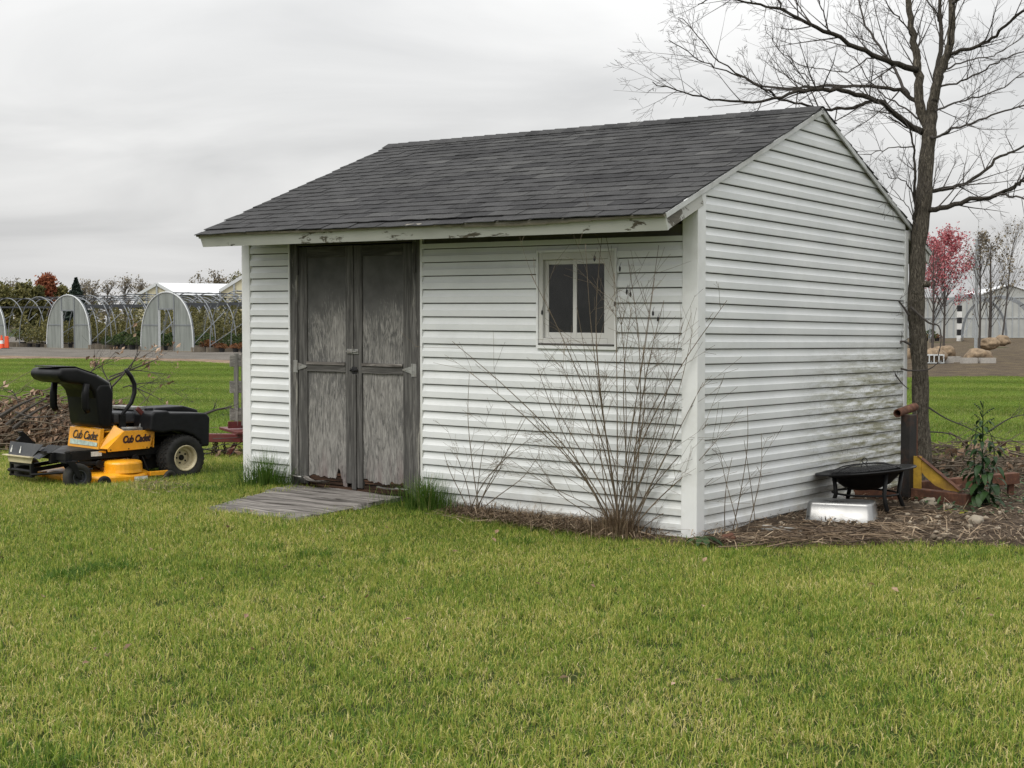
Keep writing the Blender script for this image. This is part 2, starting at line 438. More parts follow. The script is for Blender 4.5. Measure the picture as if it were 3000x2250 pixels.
M['chainrust'] = mat_rust('rusty_chain', (.05, .028, .02), (.10, .055, .038), (.02, .014, .012))
M['gusset'] = mat_plain('yellow_rusty_plate', (.42, .26, .035), .6, var=.3, scale=9, bump=.25, dirt=(.12, .06, .03))
M['postblack'] = mat_plain('black_rusty_post', (.02, .018, .017), .6, var=.4, scale=7, bump=.25, dirt=(.12, .055, .03))
M['stainless'] = mat_plain('stainless_steel', (.24, .24, .235), .32, .92, var=.15, scale=4, bump=.04, spec=.3)
M['firepit'] = mat_plain('black_enamel', (.006, .006, .0065), .45, var=.3, scale=12, bump=.06, dirt=(.016, .016, .016), spec=.28)
M['bark'] = mat_bark('tree_bark', (.030, .026, .021), (.30, .265, .21))
M['limb'] = mat_bark('limb_bark', (.032, .028, .023), (.13, .115, .095), 20)
M['twig'] = mat_plain('bare_twig', (.062, .054, .048), .85, var=.3, scale=3, bump=0)
M['shrubtwig'] = mat_plain('shrub_twig', (.135, .105, .072), .75, var=.35, scale=4, bump=0)
M['stone'] = mat_plain('field_stone', (.27, .235, .18), .85, var=.25, scale=9, bump=.4)
M['concrete'] = mat_plain('concrete_block', (.36, .34, .31), .9, var=.15, scale=20, bump=.3)
M['burlap'] = mat_plain('burlap_root_ball', (.23, .17, .11), .95, var=.45, scale=6, bump=.6, dirt=(.13, .085, .05))
M['orange'] = mat_plain('cone_orange', (.75, .10, .035), .5, var=.12, bump=0)
M['white'] = mat_plain('white_band', (.72, .72, .70), .5, var=.1, bump=0)
M['black'] = mat_plain('black_band', (.015, .015, .016), .6, var=.2, bump=0)
M['hoop'] = mat_plain('galvanised_hoop', (.22, .235, .25), .5, .3, var=.15, scale=2, bump=0)
M['purlin'] = mat_plain('dark_purlin_roll', (.075, .08, .088), .7, var=.25, scale=2, bump=0)
M['hoopwhite'] = mat_plain('white_edge_trim', (.54, .56, .56), .5, var=.08, bump=0)
M['baseboard'] = mat_plain('base_board', (.20, .17, .13), .85, var=.25, scale=3)
M['roofwhite'] = mat_plain('white_greenhouse_roof', (.74, .76, .78), .5, var=.05, scale=.5, bump=0)
M['cream'] = mat_plain('cream_greenhouse_wall', (.56, .52, .36), .6, var=.08, scale=.6, bump=0)
M['polywall'] = mat_plain('grey_poly_wall', (.40, .41, .39), .5, var=.15, scale=.5, bump=0)
M['pot'] = mat_plain('black_nursery_pot', (.02, .02, .021), .6, var=.3, bump=0)
M['pole'] = mat_plain('grey_pole', (.33, .35, .36), .6, var=.1, bump=0)
# ---------------------------------------------------------------- ground
def mat_lawn():
    m, nt, b = new_mat('lawn_soil_and_thatch'); t = NT(nt)
    co = t.coord('World'); n1 = t.noise(co, .55, 5, .6); n2 = t.noise(co, 40, 4, .7); n3 = t.noise(co, 3.2, 4, .6)
    c = t.ramp(n1, [(.3, (.030, .052, .010)), (.7, (.058, .070, .020))])
    c = t.mix(t.ramp(n3, [(.5, 0.0), (.75, .35)]), c, (.13, .12, .05))
    c = t.mix(1.0, c, t.ramp(n2, [(.3, .45), (.7, 1.25)]), 'MULTIPLY')
    # mowing stripes on the far lawn: alternate passes lie the other way
    sep = t.n('ShaderNodeSeparateXYZ'); t.link(t.coord('World', rot=(0, 0, .10)), sep.inputs[0])
    wv = t.math('SINE', t.math('ADD', t.math('MULTIPLY', sep.outputs['Y'], 1.05), t.math('MULTIPLY', n1, 1.6)))
    far = t.math('MULTIPLY', t.math('SUBTRACT', sep.outputs['Y'], 17.0), .15, True)
    st = t.math('ADD', 1.0, t.math('MULTIPLY', t.math('MULTIPLY', wv, .26), far))
    sc = t.n('ShaderNodeVectorMath', operation='SCALE'); t.link(c, sc.inputs[0]); t.link(st, sc.inputs['Scale'])
    t.link(sc.outputs[0], b.inputs['Base Color']); setp(b, rough=.95, spec=.1)
    t.link(t.bump(n2, .8, .03), b.inputs['Normal'])
    return m
M['lawn'] = mat_lawn()
def mat_dirt(name, a, b_, c_, s=1.0):
    m, nt, b = new_mat(name); t = NT(nt); co = t.coord('World', scale=(s, s, s))
    c = t.ramp(t.noise(co, 2.5, 7, .7), [(.3, a), (.5, b_), (.7, c_)])
    n2 = t.noise(co, 70, 4, .7)
    c = t.mix(1.0, c, t.ramp(n2, [(.3, .55), (.7, 1.3)]), 'MULTIPLY')
    t.link(c, b.inputs['Base Color']); setp(b, rough=.95, spec=.1)
    t.link(t.bump(t.math('ADD', n2, t.noise(co, 12, 5, .7)), .8, .03), b.inputs['Normal']); return m
M['gravel'] = mat_dirt('gravel', (.10, .092, .08), (.145, .132, .115), (.20, .183, .16), .25)
M['verge'] = mat_dirt('leafy_verge', (.14, .105, .075), (.23, .165, .115), (.34, .26, .19), .6)
M['fieldsoil'] = mat_dirt('field_soil', (.055, .042, .031), (.095, .073, .05), (.17, .135, .075), .5)
M['bedsoil'] = mat_dirt('bed_soil', (.045, .032, .023), (.085, .062, .044), (.15, .115, .08), 1.6)
def sheet(name, xs, ys, zf, mat):
    mb = MB(); nx, ny = len(xs), len(ys)
    mb.v = [(x, y, zf(x, y)) for y in ys for x in xs]
    mb.f = [(j * nx + i, j * nx + i + 1, (j + 1) * nx + i + 1, (j + 1) * nx + i) for j in range(ny - 1) for i in range(nx - 1)]
    o = mb.build(name, mat, smooth=True, fix=False); return tag(o, kind='structure')
def spaced(parts):
    out = []
    for a, b, n in parts: out += [a + (b - a) * i / n for i in range(n)]
    return out + [parts[-1][1]]
sheet('lawn', spaced([(-900, -60, 8), (-60, -12, 24), (-12, 10, 60), (10, 60, 20), (60, 900, 8)]),
      spaced([(-40, 2, 10), (2, 22, 70), (22, 80, 40), (80, 1500, 14)]), ground_z, M['lawn'])
def patch(name, poly, mat, lift, res=.25, edge=.35, bumps=.02, seed=0):
    """a low mound of soil or gravel bounded by an irregular outline, its rim sinking under the lawn"""
    xs = [p[0] for p in poly]; ys = [p[1] for p in poly]
    x0, x1, y0, y1 = min(xs) - edge, max(xs) + edge, min(ys) - edge, max(ys) + edge
    def inside(x, y):
        c = False; j = len(poly) - 1
        for i in range(len(poly)):
            if (poly[i][1] > y) != (poly[j][1] > y) and x < (poly[j][0] - poly[i][0]) * (y - poly[i][1]) / (poly[j][1] - poly[i][1]) + poly[i][0]: c = not c
            j = i
        return c
    def dist(x, y):
        d = 1e9
        for i in range(len(poly)):
            a, b = poly[i - 1], poly[i]; ex, ey = b[0] - a[0], b[1] - a[1]
            tt = max(0, min(1, ((x - a[0]) * ex + (y - a[1]) * ey) / (ex * ex + ey * ey + 1e-9)))
            d = min(d, math.hypot(x - a[0] - ex * tt, y - a[1] - ey * tt))
        return d if inside(x, y) else -d
    def wob(x, y): return dist(x, y) + edge * .5 * mnoise.noise(Vector((x / edge * .35, y / edge * .35, seed)))
    nx, ny = int((x1 - x0) / res) + 2, int((y1 - y0) / res) + 2
    def zf(x, y):
        d = wob(x, y)
        return ground_z(x, y) - .03 + (lift + .03) * sst((d + edge * .5) / edge) + bumps * mnoise.noise(Vector((x / res * .3, y / res * .3, seed + 5))) * sst(d / edge)
    o = sheet(name, [x0 + (x1 - x0) * i / nx for i in range(nx + 1)], [y0 + (y1 - y0) * j / ny for j in range(ny + 1)], zf, mat)
    return o, wob
BED = [(-.46, 11.80), (-.36, 11.66), (-.05, 11.40), (.25, 11.06), (.75, 10.62), (1.3, 10.36), (1.6, 10.15), (2.45, 10.22), (3.2, 10.2), (4.2, 10.2), (5.6, 10.4), (7.2, 11.4), (7.0, 14.5), (6.2, 16.2), (4.6, 16.6), (3.6, 15.2), (1.8, 12.3), (.6, 12.2)]
bed, bed_d = patch('soil_bed', BED, M['bedsoil'], .03, .12, .3, .035, 1)
G = lambda px, py: (on_level(px, py, .2).x, on_level(px, py, .2).y)
yard_poly = [(-75, 64), (-40, 61.5), (-22, 59.5), (-15, 57.5), (-10.5, 53.5), (-6, 49), (2, 44), (6, 60), (6, 130), (-75, 160)]
yard, yard_d = patch('gravel_yard', yard_poly, M['gravel'], .03, 1.2, 1.6, .02, 2)
verge_poly = [(-75, 61.5), (-40, 59.5), (-22, 57.6), (-15, 55.4), (-10.8, 51.2), (-6, 46.8), (1, 42.5), (1.6, 44.4), (-6, 49.3), (-10.5, 54), (-15, 58), (-22, 60.3), (-40, 62.6), (-75, 65)]
verge, verge_d = patch('leaf_strewn_verge', verge_poly, M['verge'], .06, .6, .8, .03, 3)
field_poly = [(7, 41.5), (12, 42.2), (20, 43), (34, 44), (70, 60), (90, 200), (20, 230), (8, 120)]
field, field_d = patch('dirt_field', field_poly, M['fieldsoil'], .03, 1.3, 1.6, .06, 4)
# ---------------------------------------------------------------- the shed
SL, SW, SHA, SHB = 4.81, 4.18, .0072, -.0115        # length, width, slight settling along both walls
SHED_N, SHED_TH = Vector((1.3673, 10.5701, 0)), .6332
shed = empty('garden_shed', SHED_N, -SHED_TH, 'small white vinyl sided shed with grey shingle roof and weathered double door', 'shed')
def S3(u, v, z): return Vector((-u, v, z + SHA * u + SHB * v))
def shed_world(u, v, z): return Matrix.Rotation(-SHED_TH, 3, 'Z') @ S3(u, v, z) + SHED_N
def world_shed(x, y):
    q = Matrix.Rotation(SHED_TH, 3, 'Z') @ (Vector((x, y, 0)) - SHED_N); return -q.x, q.y
def sbox(mb, u0, u1, v0, v1, z0, z1):
    P = [S3(u, v, z) for u in (u0, u1) for v in (v0, v1) for z in (z0, z1)]
    mb.add(P, [(0, 1, 3, 2), (4, 6, 7, 5), (0, 4, 5, 1), (2, 3, 7, 6), (0, 2, 6, 4), (1, 5, 7, 3)])
RIDGE_V, RIDGE_Z, RS = 2.12, 3.485, .4075
def roof_z(v): return RIDGE_Z - RS * abs(v - RIDGE_V)
EAVE_F, EAVE_B = -.545, 2 * RIDGE_V + .545
# wall bodies (sheathing behind the siding)
fw = MB()
fw2 = MB(); sbox(fw2, 4.22, SL - .02, .012, .09, -.12, 2.36); fw2.build('front_wall_left', M['sheath'], shed)
sbox(fw, .02, .69, .012, .09, -.12, 2.36); sbox(fw, 1.43, 2.64, .012, .09, -.12, 2.36)
sbox(fw, .69, 1.43, .012, .09, -.12, 1.42); sbox(fw, .69, 1.43, .012, .09, 2.185, 2.36)
front_wall = fw.build('front_wall', M['sheath'], shed)
gw = MB()
gw.prism([(.012, -.12), (SW - .012, -.12), (SW - .012, roof_z(SW) - .06), (RIDGE_V, RIDGE_Z - .06), (.012, roof_z(.012) - .06)], lambda a, b, d: S3(d, a, b), .012, .09)
gable_wall = gw.build('gable_wall', M['sheath'], shed)
bw = MB(); sbox(bw, .02, SL - .02, SW - .09, SW - .012, -.12, 2.4); bw.build('back_wall', M['vinyl'], shed)
lw = MB(); lw.prism([(.012, -.12), (SW - .012, -.12), (SW - .012, roof_z(SW) - .06), (RIDGE_V, RIDGE_Z - .06), (.012, roof_z(.012) - .06)], lambda a, b, d: S3(d, a, b), SL - .09, SL - .012)
lw.build('left_wall', M['vinyl'], shed)
fl = MB(); sbox(fl, .1, SL - .1, .1, SW - .1, .0, .08); fl.build('floor_deck', M['sheath'], shed)
# Dutch-lap courses
CZ, CC = .061, .1143
PROF = [(-.008, .0005), (0.0175, -.001), (.0190, .004), (.0186, .050), (.0130, .058), (.0070, .073), (.0035, .091), (.0025, .1056)]
def course(mb, span, k, axis, zlo=-9, zhi=9, wob=0.0):
    """span(z)->(a,b) clear length at height z; axis 'u' front wall, 'v' gable"""
    zb = CZ + k * CC
    pr = [(d, max(zlo, min(zhi, zb + z))) for d, z in PROF]
    a0, b0 = span(zb + .05)
    n = max(2, int(abs(b0 - a0) / .28)); ph = rng.random() * 9
    vs = []
    for d, z in pr:
        a, b = span(z)
        for i in range(n + 1):
            s_ = a + (b - a) * i / n
            w = wob * mnoise.noise(Vector((s_ * 1.9, k * 1.3, ph)))
            w2 = wob * .8 * mnoise.noise(Vector((s_ * .8, k * 2.1 + 30, ph)))
            vs.append(S3(s_, -(d + w), z + w2) if axis == 'u' else S3(-(d + w), s_, z + w2))
    m = n + 1
    fs = [(r * m + i, r * m + i + 1, (r + 1) * m + i + 1, (r + 1) * m + i) for r in range(len(pr) - 1) for i in range(n)]
    mb.add(vs, fs)
def put_course(parent, span, k, axis, zlo=-9, zhi=9):
    mb = MB(); course(mb, span, k, axis, zlo, zhi, .0011); mb.build('siding_course', M['vinyl'], parent, smooth=False)
for k in range(-1, 21):
    put_course(front_wall, lambda z: (SL - .075, 4.222), k, 'u')
    zb = CZ + k * CC
    if zb > 2.26: continue
    if zb + CC > 1.412 and zb < 2.19 and k != 11:
        put_course(front_wall, lambda z: (2.632, 1.438), k, 'u'); put_course(front_wall, lambda z: (.682, .10), k, 'u')
        if zb + CC > 2.19: put_course(front_wall, lambda z: (1.437, .683), k, 'u', zlo=2.192, zhi=2.272)
    else:
        put_course(front_wall, lambda z: (2.632, .10), k, 'u', zhi=2.272)
def gspan(z):
    top = (RIDGE_Z - .035 - z) / RS
    return max(.095, RIDGE_V - top), min(SW - .055, RIDGE_V + top)
for k in range(-1, 31):
    zb = CZ + k * CC
    zt = min(9, RIDGE_Z - .05)
    if gspan(zb)[1] - gspan(zb)[0] < .06: break
    put_course(gable_wall, gspan, k, 'v', zhi=zt)
# corner posts
def corner_post(u0, u1, v0, v1, z1, zlow=-.12):
    mb = MB(); sbox(mb, u0, u1, v0, v1, zlow, z1); mb.build('corner_post', M['trimwhite'], shed, bevel=.006)
mb = MB()
mb.prism([(-.026, -.026), (.108, -.026), (.108, .03), (.03, .03), (.03, .095), (-.026, .095)], lambda a, b, d: S3(a, b, d if d < 1 else roof_z(max(b, -.02)) - .062), -.03, 2.5)
mb.build('corner_post', M['trimwhite'], shed, bevel=.005)
mb = MB(); mb.prism([(SL + .022, -.024), (SL - .085, -.024), (SL - .085, .03), (SL - .03, .03), (SL - .03, .09), (SL + .022, .09)], lambda a, b, d: S3(a, b, d), -.05, 2.36)
mb.build('corner_post', M['trimwhite'], shed, bevel=.005)
mb = MB(); mb.prism([(-.024, SW - .062), (-.024, SW + .024), (.05, SW + .024), (.05, SW - .062)], lambda a, b, d: S3(a, b, d if d < 1 else roof_z(SW) - .075), -.1, 2.5)
mb.build('corner_post', M['trimwhite'], shed, bevel=.005)
# roof: two deck slabs, fascias, rake boards and trims
RA = math.atan(RS); CA, SA = math.cos(RA), math.sin(RA)
RU0, RU1 = -.035, SL + .045
mb = MB()
for sgn in (1, -1):
    ve = EAVE_F if sgn == 1 else EAVE_B
    mb.prism([(RIDGE_V, RIDGE_Z - .016), (ve, roof_z(ve) - .016), (ve, roof_z(ve) - .034), (RIDGE_V, RIDGE_Z - .036)], lambda a, b, d: S3(d, a, b), RU0 + .004, RU1 - .004)
roof = mb.build('roof', M['soffit'], shed)
def slope_box(mb, u0, u1, ve, d0, d1, t0, t1, sgn=1):
    """box in roof coordinates: d along the slope up from the eave, t normal to the deck top"""
    def P(u, d, t):
        v = ve + sgn * d * CA - sgn * t * SA; z = roof_z(ve) + d * SA + t * CA; return S3(u, v, z)
    Q = [P(u, d, t) for u in (u0, u1) for d in (d0, d1) for t in (t0, t1)]
    mb.add(Q, [(0, 1, 3, 2), (4, 6, 7, 5), (0, 4, 5, 1), (2, 3, 7, 6), (0, 2, 6, 4), (1, 5, 7, 3)])
mb = MB()
n = 16
for i in range(n):                                   # front fascia, a touch wavy
    a, b = RU0 + .0 + (SL + .03 - RU0) * i / n, RU0 + (SL + .03 - RU0) * (i + 1) / n
    slope_box(mb, a, b - .0, EAVE_F, .008, .028, -.137, -.036)
bm_ = mb.build('fascia_board', M['fascia'], roof)
mb = MB(); slope_box(mb, RU0, SL + .03, EAVE_B, .008, .028, -.137, -.036, -1); mb.build('fascia_board', M['fascia'], roof)
mb = MB()                                            # drip edge bowed up near the near end of the eave
n = 24
for i in range(n):
    f0, f1 = i / n, (i + 1) / n
    sag = lambda f: -.018 * math.sin(math.pi * min(1, max(0, (f - .02) / .42))) + .004 * math.sin(f * 17)
    a, b = RU0 - .004 + (RU1 + .01 - RU0) * f0, RU0 - .004 + (RU1 + .01 - RU0) * f1
    slope_box(mb, a, b, EAVE_F, -.014, .02, -.03 + sag(f0), -.012 + sag(f0))
mb.build('drip_edge', M['drip'], roof)
for sgn, ve in ((1, EAVE_F), (-1, EAVE_B)):          # boxed ends of the eaves
    mb = MB(); slope_box(mb, RU0 + .006, RU0 + .026, ve, .03, .545 / CA, -.137, -.04, sgn); mb.build('rake_board', M['rakeboard'], roof)
    mb = MB(); slope_box(mb, SL + .0, SL + .02, ve, .03, .545 / CA, -.137, -.04, sgn); mb.build('rake_board', M['rakeboard'], roof)
    mb = MB(); slope_box(mb, RU0 - .012, RU0 + .004, ve, .012 if sgn == 1 else 0, (RIDGE_V - EAVE_F) / CA + .012, -.046, -.010, sgn); mb.build('rake_trim', M['raketrim'], roof)
    mb = MB(); slope_box(mb, RU1 - .004, RU1 + .010, ve, .012, (RIDGE_V - EAVE_F) / CA + .012, -.058, -.010, sgn); mb.build('rake_trim', M['raketrim'], roof)
    for i in range(9):
        mb = MB(); uu = .25 + i * .54; slope_box(mb, uu, uu + .04, ve, .03, .62, -.125, -.038, sgn); mb.build('rafter', M['soffit'], roof)
# shingle tabs on the front slope
TABW, EXPO = .305, .1305
tabs = []
def tab_mesh(w, seed, ln=EXPO + .05):
    r = random.Random(seed); mb = MB(); g = .003
    n = 4; bot = [-.004 + r.uniform(-.004, .004) for _ in range(n + 1)]; lift = [r.uniform(.0115, .0165) for _ in range(n + 1)]
    top, botv = [], []
    for i in range(n + 1):
        x = -w / 2 + g + (w - 2 * g) * i / n
        top.append((x, bot[i], lift[i])); botv.append((x, bot[i], lift[i] - .0065))
    for i in range(n + 1):
        x = -w / 2 + g + (w - 2 * g) * i / n
        top.append((x, ln, .0035)); botv.append((x, ln, .0))
    m = n + 1
    vs = top + botv; o = len(top); fs = []
    for i in range(n):
        fs += [(i, i + 1, m + i + 1, m + i), (o + i, o + m + i, o + m + i + 1, o + i + 1), (i, o + i, o + i + 1, i + 1)]
    fs += [(0, m, o + m, o), (n, o + n, o + m + n, m + n)]
    mb.add(vs, fs)
    me = bpy.data.meshes.new('shingle'); me.from_pydata([tuple(p) for p in mb.v], [], mb.f); me.materials.append(M['shingle']); return me
TM = [tab_mesh(TABW, i) for i in range(7)]
short = {}
SLEN = (RIDGE_V - EAVE_F) / CA
nrows = int((SLEN + .02) / EXPO) + 1
tl = []
for r_ in range(nrows):
    d = min(r_ * EXPO - .02, SLEN - EXPO - .052)
    off = (r_ % 2) * TABW / 2 + rng.uniform(-.02, .02) + (.05 if r_ % 3 == 0 else 0)
    x = RU0 - .012 - off
    while x < RU1 + .012:
        a, b = max(x, RU0 - .012), min(x + TABW, RU1 + .012)
        if b - a > .03: tl.append((r_, d, a, b))
        x += TABW
tl.sort(key=lambda q: (q[2] + q[3]) / 2 - q[1] * .1)
rest = MB()
for i, (r_, d, a, b) in enumerate(tl):
    w = b - a; uc = (a + b) / 2
    sagz = .0
    if r_ == 0: sagz = -.006 + .008 * math.sin(uc * 2.1)
    v = EAVE_F + d * CA; z = roof_z(EAVE_F) + d * SA - .010 + rng.uniform(0, .002) + sagz
    if w > TABW - .02: me = TM[rng.randrange(7)]
    else:
        key = round(w, 2)
        if key not in short: short[key] = tab_mesh(w, int(key * 1000))
        me = short[key]
    if i < 300:
        o = bpy.data.objects.new('shingle', me); COL.objects.link(o); o.parent = roof
        o.location = S3(uc, v, z); o.rotation_euler = (RA, SHA, rng.uniform(-.006, .006))
    else:
        R_ = Euler((RA, 0, 0)).to_matrix(); P0 = S3(uc, v, z)
        rest.add([P0 + R_ @ p.co for p in me.vertices], [tuple(p.vertices) for p in me.polygons])
tag(rest.build('shingle', M['shingle'], roof), kind='stuff')
bk = MB()
for r_ in range(nrows):
    n = 17
    for i in range(n):
        a, b = RU0 - .012 + (RU1 - RU0 + .024) * i / n, RU0 - .012 + (RU1 - RU0 + .024) * (i + 1) / n
        lf = rng.uniform(.004, .012)
        def P(u, d, t): return S3(u, EAVE_B - d * CA + t * SA, roof_z(EAVE_B) + d * SA + t * CA)
        d0 = r_ * EXPO - .02; d1 = min(d0 + EXPO + .03, SLEN - .004)
        if d0 > SLEN - .04: continue
        jj = rng.uniform(-.012, .012) if i == 0 else 0
        Q = [P(a + jj, d0, lf), P(b - .004, d0, lf), P(b - .004, d1, -.006), P(a + jj, d1, -.006), P(a + jj, d0, lf - .007), P(b - .004, d0, lf - .007), P(b - .004, d1, -.013), P(a + jj, d1, -.013)]
        bk.add(Q, [(0, 1, 2, 3), (4, 7, 6, 5), (0, 4, 5, 1), (0, 3, 7, 4), (1, 5, 6, 2)])
tag(bk.build('back_shingle', M['shingle'], roof), kind='stuff')
# ridge caps
nc = 34
for i in range(nc):
    uu = RU0 - .012 + i * (RU1 - RU0 - .185) / (nc - 1)
    mb = MB(); hw = .125; t_ = rng.uniform(.009, .014); L_ = .2
    prof = [(-hw, -hw * RS + .006), (-.02, -.002 + .012), (.02, -.002 + .012), (hw, -hw * RS + .006)]
    vs = []
    for uo, tt in ((0, .004), (L_, t_)):
        for a, z in prof: vs.append(S3(uu + uo - .0, RIDGE_V + a, RIDGE_Z + z + tt))
        for a, z in prof: vs.append(S3(uu + uo - .0, RIDGE_V + a, RIDGE_Z + z + tt - .007))
    fs = [(i_, i_ + 1, 8 + i_ + 1, 8 + i_) for i_ in range(3)] + [(4 + i_, 8 + 4 + i_, 8 + 5 + i_, 5 + i_) for i_ in range(3)]
    fs += [(0, 4, 5, 1), (1, 5, 6, 2), (2, 6, 7, 3), (8, 9, 13, 12), (9, 10, 14, 13), (10, 11, 15, 14), (0, 8, 12, 4), (3, 7, 15, 11)]
    mb.add(vs, fs); mb.build('ridge_cap', M['shingle'], roof)
# ---- door opening: casing, two leaves
def wbox(name, parent, u0, u1, z0, z1, v0, v1, mat, bevel=.004):
    mb = MB(); sbox(mb, u0, u1, v0, v1, z0, z1); return mb.build(name, mat, parent, bevel=bevel)
wbox('channel_trim', shed, 2.630, 2.654, .0, 2.36, -.02, .03, M['trimwhite'])
wbox('channel_trim', shed, 4.206, 4.224, .0, 2.36, -.02, .03, M['trimwhite'])
casing = wbox('door_casing', shed, 4.118, 4.205, .08, 2.34, -.012, .06, M['casing'])
wbox('jamb', casing, 2.655, 2.745, .08, 2.34, -.012, .06, M['casing'])
wbox('head_board', casing, 2.746, 4.117, 2.295, 2.34, -.012, .06, M['doorrail'])
wbox('stop_board', casing, 4.10, 4.117, 2.03, 2.29, -.02, -.001, M['doorwood'])
wbox('stop_board', casing, 2.70, 2.72, 2.03, 2.29, -.03, -.0125, M['doorwood'])
inner = wbox('inner_panel', shed, 2.75, 4.11, .09, 2.29, .075, .095, M['sheath'])
def leaf(u0, u1, meet, broken):
    """u0 > u1; meet = u of the meeting stile side"""
    d = MB(); sbox(d, u0 - .002, u1 + .002, .032, .05, .30, 2.285); door = d.build('door', M['doorwood'], shed)
    hinge_left = meet == u1
    so, si = (u0, u1) if hinge_left else (u1, u0)
    sg = -1 if hinge_left else 1
    wo, wi = .108, .094
    wbox('stile', door, so, so + sg * wo, .13, 2.285, -.004, .03, M['doorwood'])
    wbox('stile', door, si, si - sg * wi, .135 if not broken else .17, 2.285, -.004, .03, M['doorwood'])
    a, b = so + sg * wo, si - sg * wi
    e = sg * .001
    wbox('rail', door, a + e, b - e, 2.187, 2.284, -.003, .03, M['doorrail'])
    mid = MB()
    for i in range(10):                              # warped middle rail, chewed along its top edge
        ua, ub = a + e + (b - a - 2 * e) * i / 10, a + e + (b - a - 2 * e) * (i + 1) / 10
        sbox(mid, ua, ub, -.005, .03, 1.157 + .002 * math.sin(i), 1.243 + .006 * mnoise.noise(Vector((i * .6, u0, 0))))
    mid.build('rail', M['doorrail'], door)
    cap = MB(); sbox(cap, a + e, b - e, -.016, -.0055, 1.222, 1.246); cap.build('rail', M['rampwood'], door)
    wbox('upper_panel', door, a + e, b - e, 1.247, 2.186, .011, .03, M['ply'], 0)
    # lower plywood with a rotted, torn bottom edge
    lp = MB(); N_ = 42; top, bot = [], []
    for i in range(N_ + 1):
        uu = a + e + (b - a - 2 * e) * i / N_; tt = i / N_
        nz = mnoise.noise(Vector((uu * 23, 1.3, 0))) * .018 + mnoise.noise(Vector((uu * 70, 4.1, 0))) * .014
        if broken:
            zb = .215 - .02 * tt + nz * .8
            if .72 < tt < .86: zb += .10 * math.sin((tt - .72) / .14 * math.pi)
            if tt > .9: zb -= .06
        else: zb = .235 - .06 * (1 - abs(tt - .2)) + nz + (.03 if tt < .35 else 0)
        top.append((uu, 1.156)); bot.append((uu, zb))
    poly = top + bot[::-1]
    vs, fs = [], []
    for dpt in (.011, .024):
        for uu, zz in top: vs.append(S3(uu, dpt, zz))
        for uu, zz in bot: vs.append(S3(uu, dpt, zz))
    m = N_ + 1
    for i in range(N_):
        fs += [(i, i + 1, m + i + 1, m + i), (2 * m + i, 3 * m + i, 3 * m + i + 1, 2 * m + i + 1), (m + i, m + i + 1, 3 * m + i + 1, 3 * m + i)]
    lp.add(vs, fs); lp.build('lower_panel', M['ply'], door)
    # exposed rotten core and bottom rail
    rt = MB()
    for i in range(7):
        uu0, uu1 = a, b; zz = .145 + i * .017
        rt.bar(S3(a + rnd(-.01, .01), .02 + rnd(0, .012), zz), S3(b + rnd(-.02, .02), .02 + rnd(0, .012), zz + rnd(-.012, .012)), .018, .015)
    rt.build('bottom_rail', M['rot'], door)
    # strap hinge
    hz = 1.199
    hb = MB(); hu = so - sg * .028
    sbox(hb, so - sg * .052, so - sg * .008, -.017, -.0125, hz - .055, hz + .055)
    hb.prism([(so + sg * .0, hz + .034), (so + sg * .10, hz + .008), (so + sg * .112, hz), (so + sg * .10, hz - .008), (so + sg * .0, hz - .034)], lambda a_, b_, d_: S3(a_, d_, b_), -.012, -.0075)
    hb.tube([S3(so - sg * .004, -.016, hz - .056), S3(so - sg * .004, -.016, hz + .056)], .007, 8)
    for q in ((.03, .012), (.03, -.012), (.075, 0)): hb.lathe([(.005, 0), (.005, .002), (.002, .004)], 8, Matrix.Translation(S3(so + sg * q[0], -.012, hz + q[1])) @ Matrix.Rotation(math.pi / 2, 4, 'X'))
    hb.build('hinge', M['galv'], door)
    return door
dL = leaf(4.112, 3.436, 3.436, True)
dR = leaf(3.428, 2.750, 3.428, False)
wbox('astragal', dR, 3.395, 3.446, .12, 1.145, -.022, -.0055, M['doorwood'])
mb = MB(); sbox(mb, 3.505, 3.37, -.012, -.0045, 1.325, 1.368); sbox(mb, 3.50, 3.435, -.020, -.0125, 1.331, 1.362)
mb.tube([S3(3.51, -.018, 1.346), S3(3.38, -.018, 1.346)], .006, 8); mb.bar(S3(3.418, -.02, 1.346), S3(3.418, -.028, 1.392), .007, .006)
mb.build('slide_bolt', M['galv'], dL, bevel=.002)
mb = MB()
for uu in (3.458, 3.418, 3.382): mb.blob(S3(uu, -.018, 1.176), (.012, .010, .008), uu, .2, 1)
mb.tube([S3(3.462, -.014, 1.192), S3(3.418, -.022, 1.172), S3(3.378, -.014, 1.188)], .006, 6); mb.build('latch_chain', M['blacksteel'], dL)
mb = MB(); sbox(mb, 3.452, 3.392, -.008, -.0045, 1.152, 1.21); mb.build('latch_plate', M['black'], dL)
# threshold with rotten sill
mb = MB()
for i in range(5): mb.bar(S3(4.11, -.01 + i * .016, .10 + .008 * i), S3(2.76, -.01 + i * .016, .105 + .008 * i + rnd(-.006, .006)), .02, .03)
mb.build('door_sill', M['rot'], shed)
